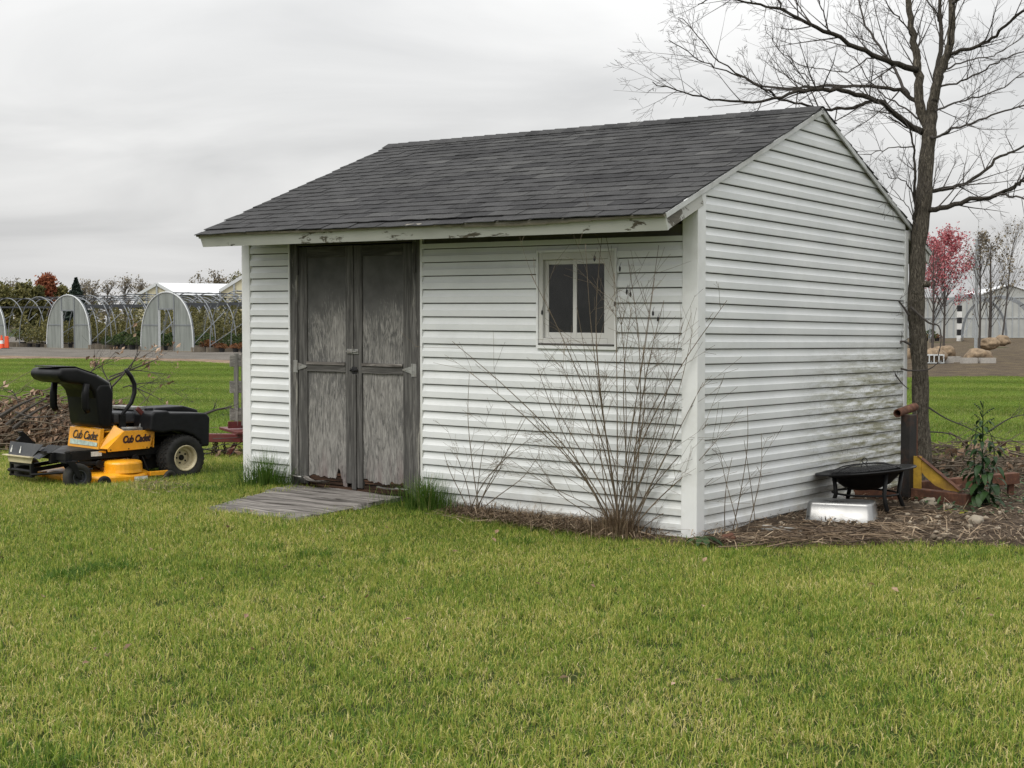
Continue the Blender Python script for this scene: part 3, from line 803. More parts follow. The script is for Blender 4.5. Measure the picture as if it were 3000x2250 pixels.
# ---- window
def winbox(name, par, u0, u1, z0, z1, v0, v1, mat, bevel=.003): return wbox(name, par, u0, u1, z0, z1, v0, v1, mat, bevel)
wmb = MB()
for (u0, u1, z0, z1) in ((1.437, 1.420, 1.4095, 2.191), (.700, .683, 1.4095, 2.191), (1.4195, .7005, 1.4095, 1.436), (1.4195, .7005, 2.171, 2.191)):
    sbox(wmb, u0, u1, -.028, .03, z0, z1)
window = wmb.build('window', M['trimwhite'], shed)
fr = MB()
for (u0, u1, z0, z1) in ((1.419, 1.379, 1.437, 2.170), (.766, .701, 1.437, 2.170), (1.3785, .7665, 2.114, 2.170), (1.3785, .7665, 1.437, 1.492)):
    sbox(fr, u0, u1, -.018, .045, z0, z1)
frame = fr.build('frame', M['winframe'], window, bevel=.004)
winbox('sill', window, 1.415, .705, 1.437, 1.452, -.032, -.0185, M['doorrail'])
def sash(u0, u1, v0, z0, z1, t_=.036):
    sb = MB()
    for (a, b, c_, d_) in ((u0, u0 - t_, z0, z1), (u1 + t_, u1, z0, z1), (u0 - t_ - .0005, u1 + t_ + .0005, z1 - t_, z1), (u0 - t_ - .0005, u1 + t_ + .0005, z0, z0 + t_ + .01)):
        sbox(sb, a, b, v0, v0 + .022, c_, d_)
    s_ = sb.build('sash', M['winframe'], window, bevel=.003)
    g = MB(); sbox(g, u0 - t_, u1 + t_, v0 + .009, v0 + .013, z0 + t_, z1 - t_); g.build('pane', M['glass'], s_)
def mat_glass():
    m, nt, b = new_mat('dusty_window_glass'); t = NT(nt)
    t.link(t.ramp(t.noise(t.coord('Object', scale=(1, 1, 1)), 5, 5, .65), [(.35, (.007, .0075, .008)), (.8, (.040, .040, .038))]), b.inputs['Base Color'])
    setp(b, rough=.12, spec=.5)
    tr = t.n('ShaderNodeBsdfTransparent'); mx = t.n('ShaderNodeMixShader'); mx.inputs[0].default_value = .25
    t.link(b.outputs[0], mx.inputs[1]); t.link(tr.outputs[0], mx.inputs[2])
    t.link(mx.outputs[0], [x for x in nt.nodes if x.type == 'OUTPUT_MATERIAL'][0].inputs[0]); return m
M['glass'] = mat_glass()
sash(1.378, 1.052, .012, 1.493, 2.113); sash(1.094, .767, -.012, 1.493, 2.113)
# ---- ramp in front of the door and rotten scraps on it
def gpt(x, y, dz=0): return Vector((x, y, ground_z(x, y) + dz))
ramp = empty('wooden_ramp', (-1.75, 12.5, .06), 0, 'low weathered grey plank ramp lying in the grass before the door', 'ramp')
rc = [on_level(604, 1486, .128), on_level(868, 1519, .10), shed_world(2.82, -.06, .115), shed_world(4.16, -.05, .12)]
NP = 6
for i in range(NP):
    f0, f1 = i / NP, (i + 1) / NP - .006
    def lerp(a, b, t_): return a + (b - a) * t_
    A, B = lerp(rc[0], rc[3], f0), lerp(rc[1], rc[2], f0); C, D = lerp(rc[1], rc[2], f1), lerp(rc[0], rc[3], f1)
    n = 7; mb = MB(); vs = []
    for tz in (0, -.035):
        for j in range(n + 1):
            wv = Vector((0, 0, .006 * math.sin(j * 1.1 + i * 2) + rnd(-.002, .002)))
            e_ = rnd(-.02, .02) if j in (0, n) else 0
            p, q = lerp(A, B, j / n + e_), lerp(D, C, j / n + e_)
            vs += [p + wv + Vector((0, 0, tz)), q + wv + Vector((0, 0, tz + .0))]
    m = 2 * (n + 1); fs = []
    for j in range(n):
        a = 2 * j; fs += [(a, a + 2, a + 3, a + 1), (m + a, m + a + 1, m + a + 3, m + a + 2), (a, m + a, m + a + 2, a + 2), (a + 1, a + 3, m + a + 3, m + a + 1)]
    fs += [(0, 1, m + 1, m), (2 * n, m + 2 * n, m + 2 * n + 1, 2 * n + 1)]
    off = Vector((-1.75, 12.5, .06))
    # plank-aligned frame so that the grain runs along the board
    dx = (rc[1] - rc[0]).normalized(); ang = math.atan2(dx.y, dx.x)
    Rm = Matrix.Rotation(-ang, 3, 'Z')
    mb.add([Rm @ (p - off) for p in vs], fs); o = mb.build('plank', M['rampwood'], ramp); o.rotation_euler = (0, 0, ang)
def scrap(name, u, v, z, ln, wd, rot, mat, label, cat, curl=.03, pts=None):
    n = 8; vs = []
    for t_ in (.0, -.007):
        for i in range(n + 1):
            x = -ln / 2 + ln * i / n; w1 = wd / 2 * (1 - .5 * abs(2 * i / n - 1) ** 2) + rnd(-.006, .006)
            zc_ = curl * ((2 * i / n - 1) ** 2) + t_
            vs += [Vector((x, -w1, zc_ + rnd(-.003, .003))), Vector((x, w1 * rnd(.5, 1), zc_ + .012))]
    m = 2 * (n + 1); fs = []
    for j in range(n):
        a = 2 * j; fs += [(a, a + 2, a + 3, a + 1), (m + a, m + a + 1, m + a + 3, m + a + 2), (a, m + a, m + a + 2, a + 2), (a + 1, a + 3, m + a + 3, m + a + 1)]
    mb = MB(); mb.add(vs, fs); o = mb.build(name, mat); o.location = shed_world(u, v, z); o.rotation_euler = (-.35, 0, rot - SHED_TH); tag(o, label, cat); return o
scrap('wood_scrap', 3.82, -.10, .165, .46, .11, -.35, M['rampwood'], 'curled grey strip of torn plywood under the left door leaf', 'wood scrap', .035)
scrap('wood_scrap', 2.93, -.06, .165, .30, .05, .30, M['doorrail'], 'short dark splinter of wood lying below the right door leaf', 'wood scrap', .015)
scrap('metal_plate', 2.80, -.09, .175, .14, .06, .1, M['galv'], 'small grey metal plate at the right end of the threshold', 'metal plate', .004)
scrap('metal_plate', 4.09, -.06, .195, .17, .07, -.1, M['galv'], 'small grey metal plate at the left end of the threshold', 'metal plate', .004)
# ---------------------------------------------------------------- zero-turn mower (x forward, y left, z up)
MOW = (-3.55, 14.26, ground_z(-3.55, 14.26) - .012)
mower = empty('riding_mower', MOW, math.atan2(-.704, -.71), 'yellow and black zero-turn riding mower with its black seat tipped forward', 'mower')
V3 = Vector
def side(y): return lambda a, b, d: V3((a, d, b))
def wheel(name, c, R, w, rimr, rimmat, lugs=True, parent=mower):
    RX = Matrix.Translation(c) @ Matrix.Rotation(-math.pi / 2, 4, 'X')    # local z -> +y
    if c[1] < 0: RX = Matrix.Translation(c) @ Matrix.Rotation(math.pi / 2, 4, 'X')
    mb = MB(); h = w / 2
    mb.lathe([(rimr, -h * .62), (rimr * 1.1, -h * .92), (R * .80, -h), (R * .93, -h * .9), (R * .985, -h * .62), (R, 0), (R * .985, h * .62), (R * .93, h * .9), (R * .80, h), (rimr * 1.1, h * .92), (rimr, h * .62)], 40, RX, closed=True)
    wh = mb.build(name, M['tyre'], parent, smooth=True)
    if lugs:
        lg = MB()
        for row in range(-3, 4):
            n = 30
            for i in range(n):
                a = 2 * math.pi * (i + .5 * (row % 2)) / n; rr = R * (1.004 - .012 * abs(row))
                Mx = RX @ Matrix.Rotation(a, 4, 'Z') @ Matrix.Translation((rr, 0, row * w * .115)) @ Matrix.Rotation(.5 if row % 2 else -.5, 4, 'X')
                lg.box((0, 0, 0), (.012, R * .12, w * .075), None)
                for q in range(8): lg.v[-8 + q] = tuple(Mx @ V3(lg.v[-8 + q]))
        lg.build('tread', M['tyre'], wh)
    rb = MB()
    rb.lathe([(rimr * .30, h * .12), (rimr * .62, h * .10), (rimr * .66, h * .34), (rimr * .86, h * .42), (rimr * .90, h * .80), (rimr * 1.02, h * .96), (rimr * 1.08, h * .93), (rimr * 1.0, h * .5), (rimr, -h * .6), (rimr * .3, -h * .6)], 32, RX)
    rim = rb.build('rim', rimmat, wh, smooth=False)
    hb = MB(); hb.lathe([(rimr * .24, 0), (rimr * .24, h * .2), (rimr * .12, h * .3)], 12, RX)
    if lugs:
        for i in range(5):
            a = 2 * math.pi * i / 5; hb.lathe([(rimr * .075, h * .08), (rimr * .075, h * .2)], 6, RX @ Matrix.Translation((rimr * .45 * math.cos(a), rimr * .45 * math.sin(a), 0)))
    hb.build('hub', M['blacksteel'], wh)
    return wh
for sy in (1, -1): wheel('rear_wheel', V3((0, .405 * sy, .215)), .225, .215, .118, M['rim'])
# casters
for sy in (1, -1):
    yaw = .18 * sy
    c = V3((1.15, .50 * sy, .115)); w = wheel('caster_wheel', c, .128, .115, .062, M['greyplate'], lugs=False)
    fk = MB()
    for s in (-1, 1):
        fk.prism([(c.x + .015, .115 - .02), (c.x - .02, .115 - .02), (c.x + .055, .262), (c.x + .13, .262)], lambda a, b, d: V3((a, d, b)), c.y + s * .068 - .004, c.y + s * .068 + .004)
    fk.box((c.x + .085, c.y, .262), (.12, .145, .014)); fk.tube([(c.x + .09, c.y, .265), (c.x + .09, c.y, .345)], .024, 12)
    fk.lathe([(.03, 0), (.032, .008), (.018, .018)], 12, Matrix.Translation((c.x + .09, c.y, .345)))
    fk.tube([(c.x, c.y - .08, .115), (c.x, c.y + .08, .115)], .012, 8)
    fk.build('caster_fork', M['blacksteel'], mower)
# frame rails, cross beams
fr = MB()
for sy in (1, -1): fr.bar((1.32, .30 * sy, .285), (-.25, .30 * sy, .305), .05, .085)
fr.bar((1.24, -.52, .305), (1.24, .52, .305), .07, .07); fr.bar((.62, -.3, .28), (.62, .3, .28), .05, .05); fr.bar((-.22, -.32, .33), (-.22, .32, .33), .05, .1)
fr.bar((1.05, .31, .22), (.55, .36, .2), .03, .03); fr.bar((.95, -.25, .2), (1.38, -.25, .16), .03, .035); fr.bar((.95, .05, .2), (1.38, .05, .16), .03, .035)
fr.build('frame', M['blacksteel'], mower, bevel=.004)
ml = MB()                                          # belt idlers, lift links and clutch under the frame
for q in ((.85, .36, .205), (.48, .38, .235), (.30, .30, .25)):
    ml.lathe([(.035, -.012), (.038, 0), (.035, .012)], 14, Matrix.Translation(q) @ Matrix.Rotation(math.pi / 2, 4, 'X')); ml.tube([q, (q[0], q[1] - .05, q[2])], .008, 6)
ml.tube([(.86, .37, .205), (.70, .37, .12)], .008, 6); ml.tube([(.40, .37, .25), (.35, .40, .1)], .008, 6)
ml.box((.15, .12, .2), (.3, .22, .18)); ml.box((.55, 0, .2), (.5, .25, .08))
ml.build('lift_linkage', M['blacksteel'], mower)
# floor plate and upright front plate
fp = MB(); fp.box((1.07, 0, .335), (.62, .64, .008)); fp.bar((1.36, -.30, .345), (1.36, .30, .345), .03, .02)
fp.build('floor_plate', M['blacksteel'], mower)
up = MB(); up.prism([(-.36, .41), (.30, .415), (.14, .295), (-.34, .29)], lambda a, b, d: V3((1.375 + d + (.415 - b) * .25, a, b)), 0, .006)
up.prism([(.30, .415), (.38, .40), (.26, .28), (.14, .295)], lambda a, b, d: V3((1.375 + d + (.415 - b) * .25 - max(0, a - .25) * 1.1, a, b)), 0, .006)
plate = up.build('front_plate', M['greyplate'], mower)
for a in (-.295, -.115):
    st = MB(); st.prism([(a - .012, .315), (a + .014, .315), (a + .012, .35), (a + .005, .358), (a + .005, .378), (a - .004, .38), (a - .004, .355), (a - .012, .345)], lambda y, z, d: V3((1.3835 + d + (.415 - z) * .25, y, z)), 0, .0015)
    st.build('decal', M['sticker'], plate)
br = MB(); br.bar((1.425, -.40, .285), (1.425, .17, .292), .05, .008); br.prism([(-.36, .28), (.16, .288), (.13, .232), (-.33, .222)], lambda a, b, d: V3((1.41 + d, a, b)), 0, .006)
br.build('front_bracket', M['rim'], mower)
bp = MB()
bp.bar((1.40, -.30, .225), (1.40, -.30, .09), .03, .03, (0, 1, 0)); bp.bar((1.40, .11, .235), (1.40, .11, .10), .03, .03, (0, 1, 0))
bp.bar((1.40, -.31, .215), (1.40, .13, .225), .03, .025); bp.bar((1.40, -.33, .10), (1.40, .14, .11), .03, .012); bp.tube([(1.40, -.3, .15), (1.40, .1, .155)], .016, 8)
bp.tube([(1.40, -.36, .14), (1.40, -.31, .14)], .018, 8); bp.tube([(1.42, .14, .13), (1.2, .34, .15), (.95, .42, .17)], .012, 8)
bp.build('lift_bar', M['blacksteel'], mower)
pd = MB(); pd.prism([(1.24, .345), (1.12, .345), (1.23, .46), (1.27, .50), (1.31, .495), (1.29, .455), (1.33, .42), (1.30, .385)], side(0), -.36, -.32); pd.build('pedal', M['blacksteel'], mower)
# deck
dk = MB()
outline = []
for i in range(40):
    a = 2 * math.pi * i / 40
    cx, sx = math.cos(a), math.sin(a)
    x = .70 + (.36 + .05 * math.cos(2 * a)) * (abs(cx) ** .55) * (1 if cx > 0 else -1); y = .60 * (abs(sx) ** .6) * (1 if sx > 0 else -1)
    outline.append((x, y))
def ring(sc, z): return [V3((.70 + (x - .70) * sc, y * sc, z)) for x, y in outline]
R4 = [ring(1.0, .022), ring(1.0, .088), ring(.985, .105), ring(.90, .122), ring(.45, .128)]
n = len(outline)
dk.add([p for r in R4 for p in r], [(i * n + k, i * n + (k + 1) % n, (i + 1) * n + (k + 1) % n, (i + 1) * n + k) for i in range(4) for k in range(n)] + [tuple(4 * n + k for k in range(n))])
dk.bar((.42, .53, .095), (.22, .55, .095), .05, .04); dk.bar((1.0, .3, .09), (1.16, .22, .09), .05, .05); dk.bar((1.0, -.3, .09), (1.16, -.22, .09), .05, .05)
deck = dk.build('mower_deck', M['yellow'], mower, smooth=False, bevel=.003)
for sy in (1, -1):
    cv = MB(); cv.lathe([(.185, .118), (.18, .15), (.178, .205), (.168, .222), (.14, .23), (.02, .236)], 28, Matrix.Translation((.63, .41 * sy, 0))); cv.prism([(.55, .40 * sy), (.49, .30 * sy), (.40, .10 * sy), (.70, .10 * sy), (.78, .33 * sy)], lambda a, b, d: V3((a, b, d)), .12, .225)
    cv.build('pulley_cover', M['yellow'], deck, bevel=.004)
for q in ((.93, .60), (.225, .575), (.93, -.60), (.225, -.575)):
    wheel('gauge_wheel', V3((q[0], q[1], .055)), .062, .05, .022, M['blacksteel'], lugs=False, parent=deck)
lb = MB(); lb.box((.555, .612, .06), (.14, .0015, .055)); lb.build('decal', M['sticker'], deck)
# seat box (yellow) with left and right consoles
sb = MB()
sb.prism([(.775, .34), (.83, .325), (.80, .525), (.76, .53)], side(0), -.30, .30)
sb.prism([(.83, .325), (.76, .325), (.76, .30), (.845, .315)], side(0), -.32, .33)
sb.box((.50, 0, .50), (.5, .58, .012))
seatbox = sb.build('seat_box', M['yellow'], mower, bevel=.004)
dc = MB(); dc.prism([(-.25, .365), (.28, .365), (.28, .40), (-.25, .415)], lambda a, b, d: V3((.835 - (b - .325) * .15 + d, a, b)), 0, .0015); dc.build('decal', M['bluesticker'], seatbox)
for sy in (1, -1):
    cs = MB()
    y0, y1 = sorted((.385 * sy, .215 * sy))
    yo = .385 * sy
    cs.prism([(.265, .50), (.60, .508), (.78, .345), (.77, .315), (.33, .325)], lambda a, b, d: V3((a, d, b)), yo - .004, yo + .004)      # outer skin
    cs.prism([(.605, .512), (.635, .56), (.80, .40), (.805, .345), (.78, .343)], lambda a, b, d: V3((a, d, b)), .30 * sy - .004, .30 * sy + .004)
    # sloping nose between skin and inner flange
    cs.add([V3((.60, yo, .508)), V3((.78, yo, .345)), V3((.815, .31 * sy, .345)), V3((.66, .30 * sy, .56)), V3((.60, yo - .006 * sy, .50)), V3((.775, yo - .006 * sy, .338)), V3((.81, .305 * sy, .338)), V3((.655, .295 * sy, .552))],
           [(0, 1, 2, 3), (4, 7, 6, 5), (0, 4, 5, 1), (1, 5, 6, 2), (2, 6, 7, 3), (3, 7, 4, 0)])
    cs.prism([(.27, .49), (.28, .33), (.29, .33), (.28, .49)], lambda a, b, d: V3((a, d, b)), y0, y1)
    cs.box((.52, .30 * sy, .345), (.45, .16, .01))
    con = cs.build('side_console', M['yellow'], mower, bevel=.002)
    inn = MB(); inn.bar((.58, .30 * sy, .495), (.32, .30 * sy, .475), .11, .03); inn.tube([(.60, .33 * sy, .52), (.44, .33 * sy, .515)], .022, 10); inn.box((.37, .30 * sy, .50), (.08, .10, .06))
    inn.build('hydro_parts', M['galv'], con)
    bolt = MB()
    for q in ((.36, .335), (.555, .333), (.745, .333)): bolt.lathe([(.007, 0), (.007, .003), (.003, .005)], 8, Matrix.Translation((q[0], yo + .004 * sy, q[1])) @ Matrix.Rotation(-math.pi / 2 * sy, 4, 'X'))
    bolt.build('bolt', M['blacksteel'], con)
# lettering
def letters(text, size, parent, Mx, mat, name='lettering', shear=.28, bold=.012, xs=1.0):
    cu = bpy.data.curves.new(name, 'FONT'); cu.body = text; cu.size = size; cu.shear = shear; cu.offset = bold * size; cu.align_x = 'CENTER'; cu.align_y = 'CENTER'; cu.extrude = .0006; cu.resolution_u = 3; cu.space_character = .92
    tmp = bpy.data.objects.new(name, cu); COL.objects.link(tmp)
    dg = bpy.context.evaluated_depsgraph_get(); me = bpy.data.meshes.new_from_object(tmp.evaluated_get(dg)); bpy.data.objects.remove(tmp)
    me.transform(Mx @ Matrix.Diagonal((xs, 1, 1, 1))); me.materials.clear(); me.materials.append(mat)
    o = bpy.data.objects.new(name, me); COL.objects.link(o); o.parent = parent; return o
def frame_m(o, x, y):
    x = V3(x).normalized(); y = V3(y); y = (y - x * y.dot(x)).normalized(); z = x.cross(y)
    m = Matrix((x, y, z)).transposed().to_4x4(); m.translation = o; return m
con_l = [o for o in mower.children if o.name.startswith('side_console')][0]
pl = MB(); pl.prism([(.62, .380), (.60, .432), (.55, .448), (.31, .448), (.33, .40), (.36, .388)], lambda a, b, d: V3((a, d, b)), .3892, .3898)
letters('Cub Cadet', .088, con_l, frame_m((.475, .3905, .423), (-1, 0, .02), (0, 0, 1)), M['ink'], bold=.02, xs=.78)
letters('Cub Cadet', .092, con_l, frame_m((.475, .3899, .423), (-1, 0, .02), (0, 0, 1)), M['redhandle'], name='lettering_outline', bold=.06, xs=.78)
letters('Cub Cadet', .115, seatbox, frame_m((.835 - (.46 - .325) * .15 + .0015, .02, .457), (0, 1, 0), (-.15, 0, 1)), M['ink'], bold=.012, xs=1.02)
letters('50"', .035, deck, frame_m((1.0, .595, .07), (-1, .1, 0), (0, 0, 1)), M['ink'], shear=0)
sk = MB(); sk.box((.86, .3262, .30), (.11, .0012, .045)); sk.build('decal', M['sticker'], mower)
# seat tipped forward: cushion upright, backrest pointing ahead
def cushion(name, poly, y, mat, bev):
    mb = MB(); mb.prism(poly, side(0), -y, y); o = mb.build(name, mat, seat_root, smooth=False, bevel=bev)
    for mo in o.modifiers: mo.segments = 5
    for p in o.data.polygons: p.use_smooth = True
    return o
seat_root = MB()
seat_root.prism([(.645, .53), (.67, .53), (.648, .89), (.665, .965), (.65, .97), (.628, .89)], side(0), -.235, .235)
seat_root.prism([(.65, .97), (.665, .957), (.83, 1.052), (1.02, 1.118), (1.20, 1.123), (1.20, 1.133), (1.01, 1.130), (.82, 1.066)], side(0), -.22, .22)
seat_root = seat_root.build('seat_frame', M['blacksteel'], mower, bevel=.006)
cushion('seat_cushion', [(.675, .535), (.76, .53), (.805, .57), (.825, .75), (.845, .90), (.81, .955), (.695, .955), (.655, .87)], .305, M['vinylseat'], .045)
cushion('backrest', [(.665, .955), (.80, .80), (.845, .83), (.865, .89), (.91, .938), (.99, .962), (1.10, .972), (1.18, .998), (1.225, 1.05), (1.19, 1.114), (1.02, 1.112), (.83, 1.048)], .295, M['vinylseat'], .045)
for sy in (1, -1):
    am = MB(); am.tube([(.93 + (.03 if sy < 0 else 0), .285 * sy, .965), (.945 + (.03 if sy < 0 else 0), .285 * sy, .86), (.945 + (.03 if sy < 0 else 0), .285 * sy, .74), (.92 + (.03 if sy < 0 else 0), .285 * sy, .695)], [.030, .036, .036, .030], 14)
    am.build('armrest', M['vinylseat'], seat_root, smooth=True)
    bt = MB(); bt.lathe([(.016, 0), (.016, .006), (.006, .012)], 10, Matrix.Translation((.865, .272 * sy, .985)) @ Matrix.Rotation(-math.pi / 2 * sy, 4, 'X')); bt.build('pivot_bolt', M['chrome'], seat_root)
ed = MB()
for sy in (1, -1): ed.tube([(.67, .24 * sy, .56), (.655, .25 * sy, .88), (.675, .25 * sy, .965), (.80, .25 * sy, 1.04)], .005, 6)
ed.build('wire_edge', M['chrome'], seat_root)
# lap bars
for sy in (1, -1):
    lv = MB(); b0 = V3((.585, .30 * sy, .60))
    lv.tube([b0, V3((.575, .30 * sy, .655)), V3((.47, .295 * sy, .765)), V3((.425, .28 * sy, .86))] + ([V3((.42, .275, .945)), V3((.455, .27, 1.02)), V3((.51, .27, 1.09))] if sy > 0 else [V3((.45, -.31, .90)), V3((.50, -.33, .93)), V3((.56, -.34, .94))]), [.013, .016, .020, .022, .022, .022, .019], 12)
    lever = lv.build('lap_bar', M['vinylseat'], mower, smooth=True)
    bs = MB(); bs.box((.575, .31 * sy, .60), (.06, .03, .13))
    for q in ((.56, .62), (.59, .62), (.56, .645), (.59, .645)): bs.lathe([(.008, 0), (.008, .006)], 6, Matrix.Translation((q[0], .326 * sy, q[1])) @ Matrix.Rotation(-math.pi / 2 * sy, 4, 'X'))
    bs.build('lever_bracket', M['blacksteel'], lever)
gp = MB(); gp.bar((.415, .30, .715), (.325, .30, .63), .03, .045); grip = gp.build('brake_lever', M['redhandle'], mower, bevel=.008)
gs = MB(); gs.tube([(.35, .30, .64), (.36, .30, .58), (.39, .30, .51)], .012, 8); gs.bar((.38, .30, .53), (.29, .30, .58), .02, .035); gs.build('lever_stem', M['galv'], grip)
# engine cover and the two rear fenders / tanks
for sy in (1, -1):
    y0, y1 = (.17, .50) if sy > 0 else (-.50, -.17)
    fd = MB(); fd.prism([(.37, .655), (.385, .50), (.25, .475), (.14, .485), (.02, .475), (-.10, .43), (-.17, .37), (-.19, .315), (-.275, .315), (-.285, .60), (-.25, .645), (.0, .66), (.16, .665), (.19, .685), (.33, .685)], side(0), y0, y1)
    f_ = fd.build('rear_fender', M['blackplastic'], mower, bevel=.022)
    for mo in f_.modifiers: mo.segments = 3
    cap = MB(); cap.lathe([(.045, 0), (.045, .02), (.04, .03)], 16, Matrix.Translation((.27, .28 * sy, .68))); cap.build('fuel_cap', M['blackplastic'], f_)
ec = MB(); ec.prism([(.20, .42), (.20, .66), (.12, .70), (-.20, .705), (-.36, .66), (-.38, .42)], side(0), -.165, .165); hood = ec.build('engine_cover', M['blackplastic'], mower, bevel=.02)
gt = MB(); gt.box((.43, 0, .615), (.32, .34, .11)); gt.build('battery_box', M['greyplate'], mower, bevel=.02)
gt = MB(); gt.bar((.30, -.30, .70), (.30, .14, .70), .12, .03); gt.build('rear_shelf', M['galv'], mower, bevel=.006)
# ---------------------------------------------------------------- trailer behind the shed
tx, ty = -2.62, 15.3
TR = Vector((-2.55, 16.2, ground_z(-2.55, 16.2)))
trailer = empty('utility_trailer', TR, 0, 'maroon utility trailer with grey wooden side boards parked behind the shed', 'trailer')
def T(px, py, y): return at_depth(px, py, y) - TR
mb = MB(); a_, b_ = T(540, 1282, 16.2), T(722, 1283, 16.0); mb.bar(a_, b_, .09, .095); mb.bar(b_, b_ + Vector((1.6, .9, 0)), .09, .095); mb.bar(T(690, 1300, 16.1), T(660, 1345, 16.1), .05, .05)
tongue = mb.build('tongue', M['trailerred'], trailer, bevel=.006)
mb = MB(); mb.bar(T(668, 1245, 16.3), T(668, 1245, 16.3) + Vector((2.2, 1.0, 0)), .03, .08); mb.bar(T(668, 1262, 16.3), T(668, 1262, 16.3) + Vector((2.2, 1.0, 0)), .9, .03); mb.build('bed_frame', M['trailerred'], trailer, bevel=.004)
for py, h in ((1057, .137), (1134, .137), (1214, .145)):
    mb = MB(); p = T(673, py, 16.32); mb.bar(p, p + Vector((1.9, .75, 0)), .025, h); mb.build('side_board', M['palegrey'], trailer, bevel=.004)
for px in (692, 714):
    mb = MB(); mb.bar(T(px, 1246, 16.36), T(px, 1035, 16.36), .045, .06, (0, 1, 0)); mb.build('stake', M['palegreyz'], trailer)
for i in range(4):
    mb = MB(); n = 11; x0 = 622 + i * 9
    for j in range(n):
        c = T(x0 + 5 * math.sin(i * 2 + j * .4) + (j * .8 if i % 2 else -j * .2), 1277 + j * 7.2 - (i % 2) * 3, 16.08 + .01 * i)
        d = Vector((0, 0, 1)); r_ = .017; ax = Vector((1, 0, 0)) if j % 2 else Vector((0, 1, 0))
        mb.tube([c + d * (.022 * math.sin(t_)) + ax * (.012 * math.cos(t_)) for t_ in [k * math.pi / 4 for k in range(9)]], .0045, 4, caps=False)
    if i in (0, 3):
        c = T(x0, 1277 + n * 7.2, 16.08); mb.tube([c, c + Vector((0, 0, -.04)), c + Vector((.02, 0, -.06)), c + Vector((.045, 0, -.05)), c + Vector((.05, 0, -.02))], .006, 5)
    mb.build('safety_chain', M['chainrust'], trailer)
for sx in (0, 1):
    wb = MB(); wb.lathe([(.12, -.07), (.24, -.09), (.30, -.06), (.30, .06), (.24, .09), (.12, .07)], 24, Matrix.Translation((1.3, .9 + 1.2 * sx, .30)) @ Matrix.Rotation(math.pi / 2, 4, 'X')); wb.build('wheel', M['tyre'], trailer)

# ---------------------------------------------------------------- fire pit, steel pan, rusty stand, stones
FP = Vector((3.02, 12.12, .035))
pit = empty('fire_pit', FP, 0, 'black round fire pit bowl with mesh dome lid leaning against the white wall', 'fire pit')
tilt = Matrix.Rotation(math.radians(-5.5), 4, 'Y') @ Matrix.Rotation(math.radians(-3), 4, 'X')
mb = MB(); P_ = Matrix.Translation((0, 0, .335)) @ tilt
mb.lathe([(.0, -.165), (.10, -.155), (.20, -.12), (.27, -.06), (.30, -.012), (.42, .004), (.425, -.004), (.42, -.010), (.298, -.026), (.262, -.072), (.195, -.13), (.10, -.165), (.0, -.175)], 48, P_)
bowl = mb.build('bowl', M['firepit'], pit, smooth=True)
mb = MB()
mb.lathe([(.30, .004), (.27, .018), (.20, .036), (.10, .047), (.0, .050)], 40, P_)
def mat_mesh():
    m, nt, b = new_mat('black_wire_mesh'); t = NT(nt); setp(b, rough=.5); b.inputs['Base Color'].default_value = (.02, .02, .022, 1)
    tr = t.n('ShaderNodeBsdfTransparent'); mx = t.n('ShaderNodeMixShader'); mx.inputs[0].default_value = .55
    t.link(b.outputs[0], mx.inputs[1]); t.link(tr.outputs[0], mx.inputs[2]); t.link(mx.outputs[0], [x for x in nt.nodes if x.type == 'OUTPUT_MATERIAL'][0].inputs[0]); return m
dome = mb.build('dome_lid', mat_mesh(), pit, smooth=True)
for i in range(3):
    a = i * math.pi / 3 + .4; rb = MB()
    rb.tube([P_ @ Vector((r_ * math.cos(a), r_ * math.sin(a), z)) for r_, z in ((-.30, .008), (-.2, .040), (-.1, .051), (0, .054), (.1, .051), (.2, .040), (.30, .008))], .005, 6); rb.build('dome_rib', M['firepit'], dome)
mb = MB(); c = P_ @ Vector((0, 0, .078)); mb.tube([c + Vector((.022 * math.cos(t_), 0, .022 * math.sin(t_))) for t_ in [k * math.pi / 8 for k in range(17)]], .004, 6, caps=False); mb.build('lid_ring', M['firepit'], dome)
legs = []
for k, a in enumerate((math.radians(-38), math.radians(-78), math.radians(-160), math.radians(95))):
    a = [math.radians(-20), math.radians(-70), math.radians(-165), math.radians(105)][k]
    p0 = P_ @ Vector((.30 * math.cos(a), .30 * math.sin(a), -.02)); gx = Vector((.33 * math.cos(a), .33 * math.sin(a), -.01)); mid = (p0 + gx) / 2 + Vector((.0, 0, 0)) * 0
    mid = Vector((.275 * math.cos(a), .275 * math.sin(a), .14)); lg = MB(); lg.tube([p0, mid, gx], [.018, .018, .018], 10); lg.build('leg', M['firepit'], pit, smooth=True)
mb = MB(); mb.tube([Vector((.275 * math.cos(t_), .275 * math.sin(t_), .14)) for t_ in [k * math.pi / 20 for k in range(41)]], .009, 8, caps=False); mb.build('leg_ring', M['firepit'], pit, smooth=True)
mb = MB(); mb.tube([P_ @ Vector((.305 * math.cos(t_), .305 * math.sin(t_), -.022)) for t_ in [k * math.pi / 20 for k in range(41)]], .012, 8, caps=False); mb.build('bowl_ring', M['firepit'], pit, smooth=True)

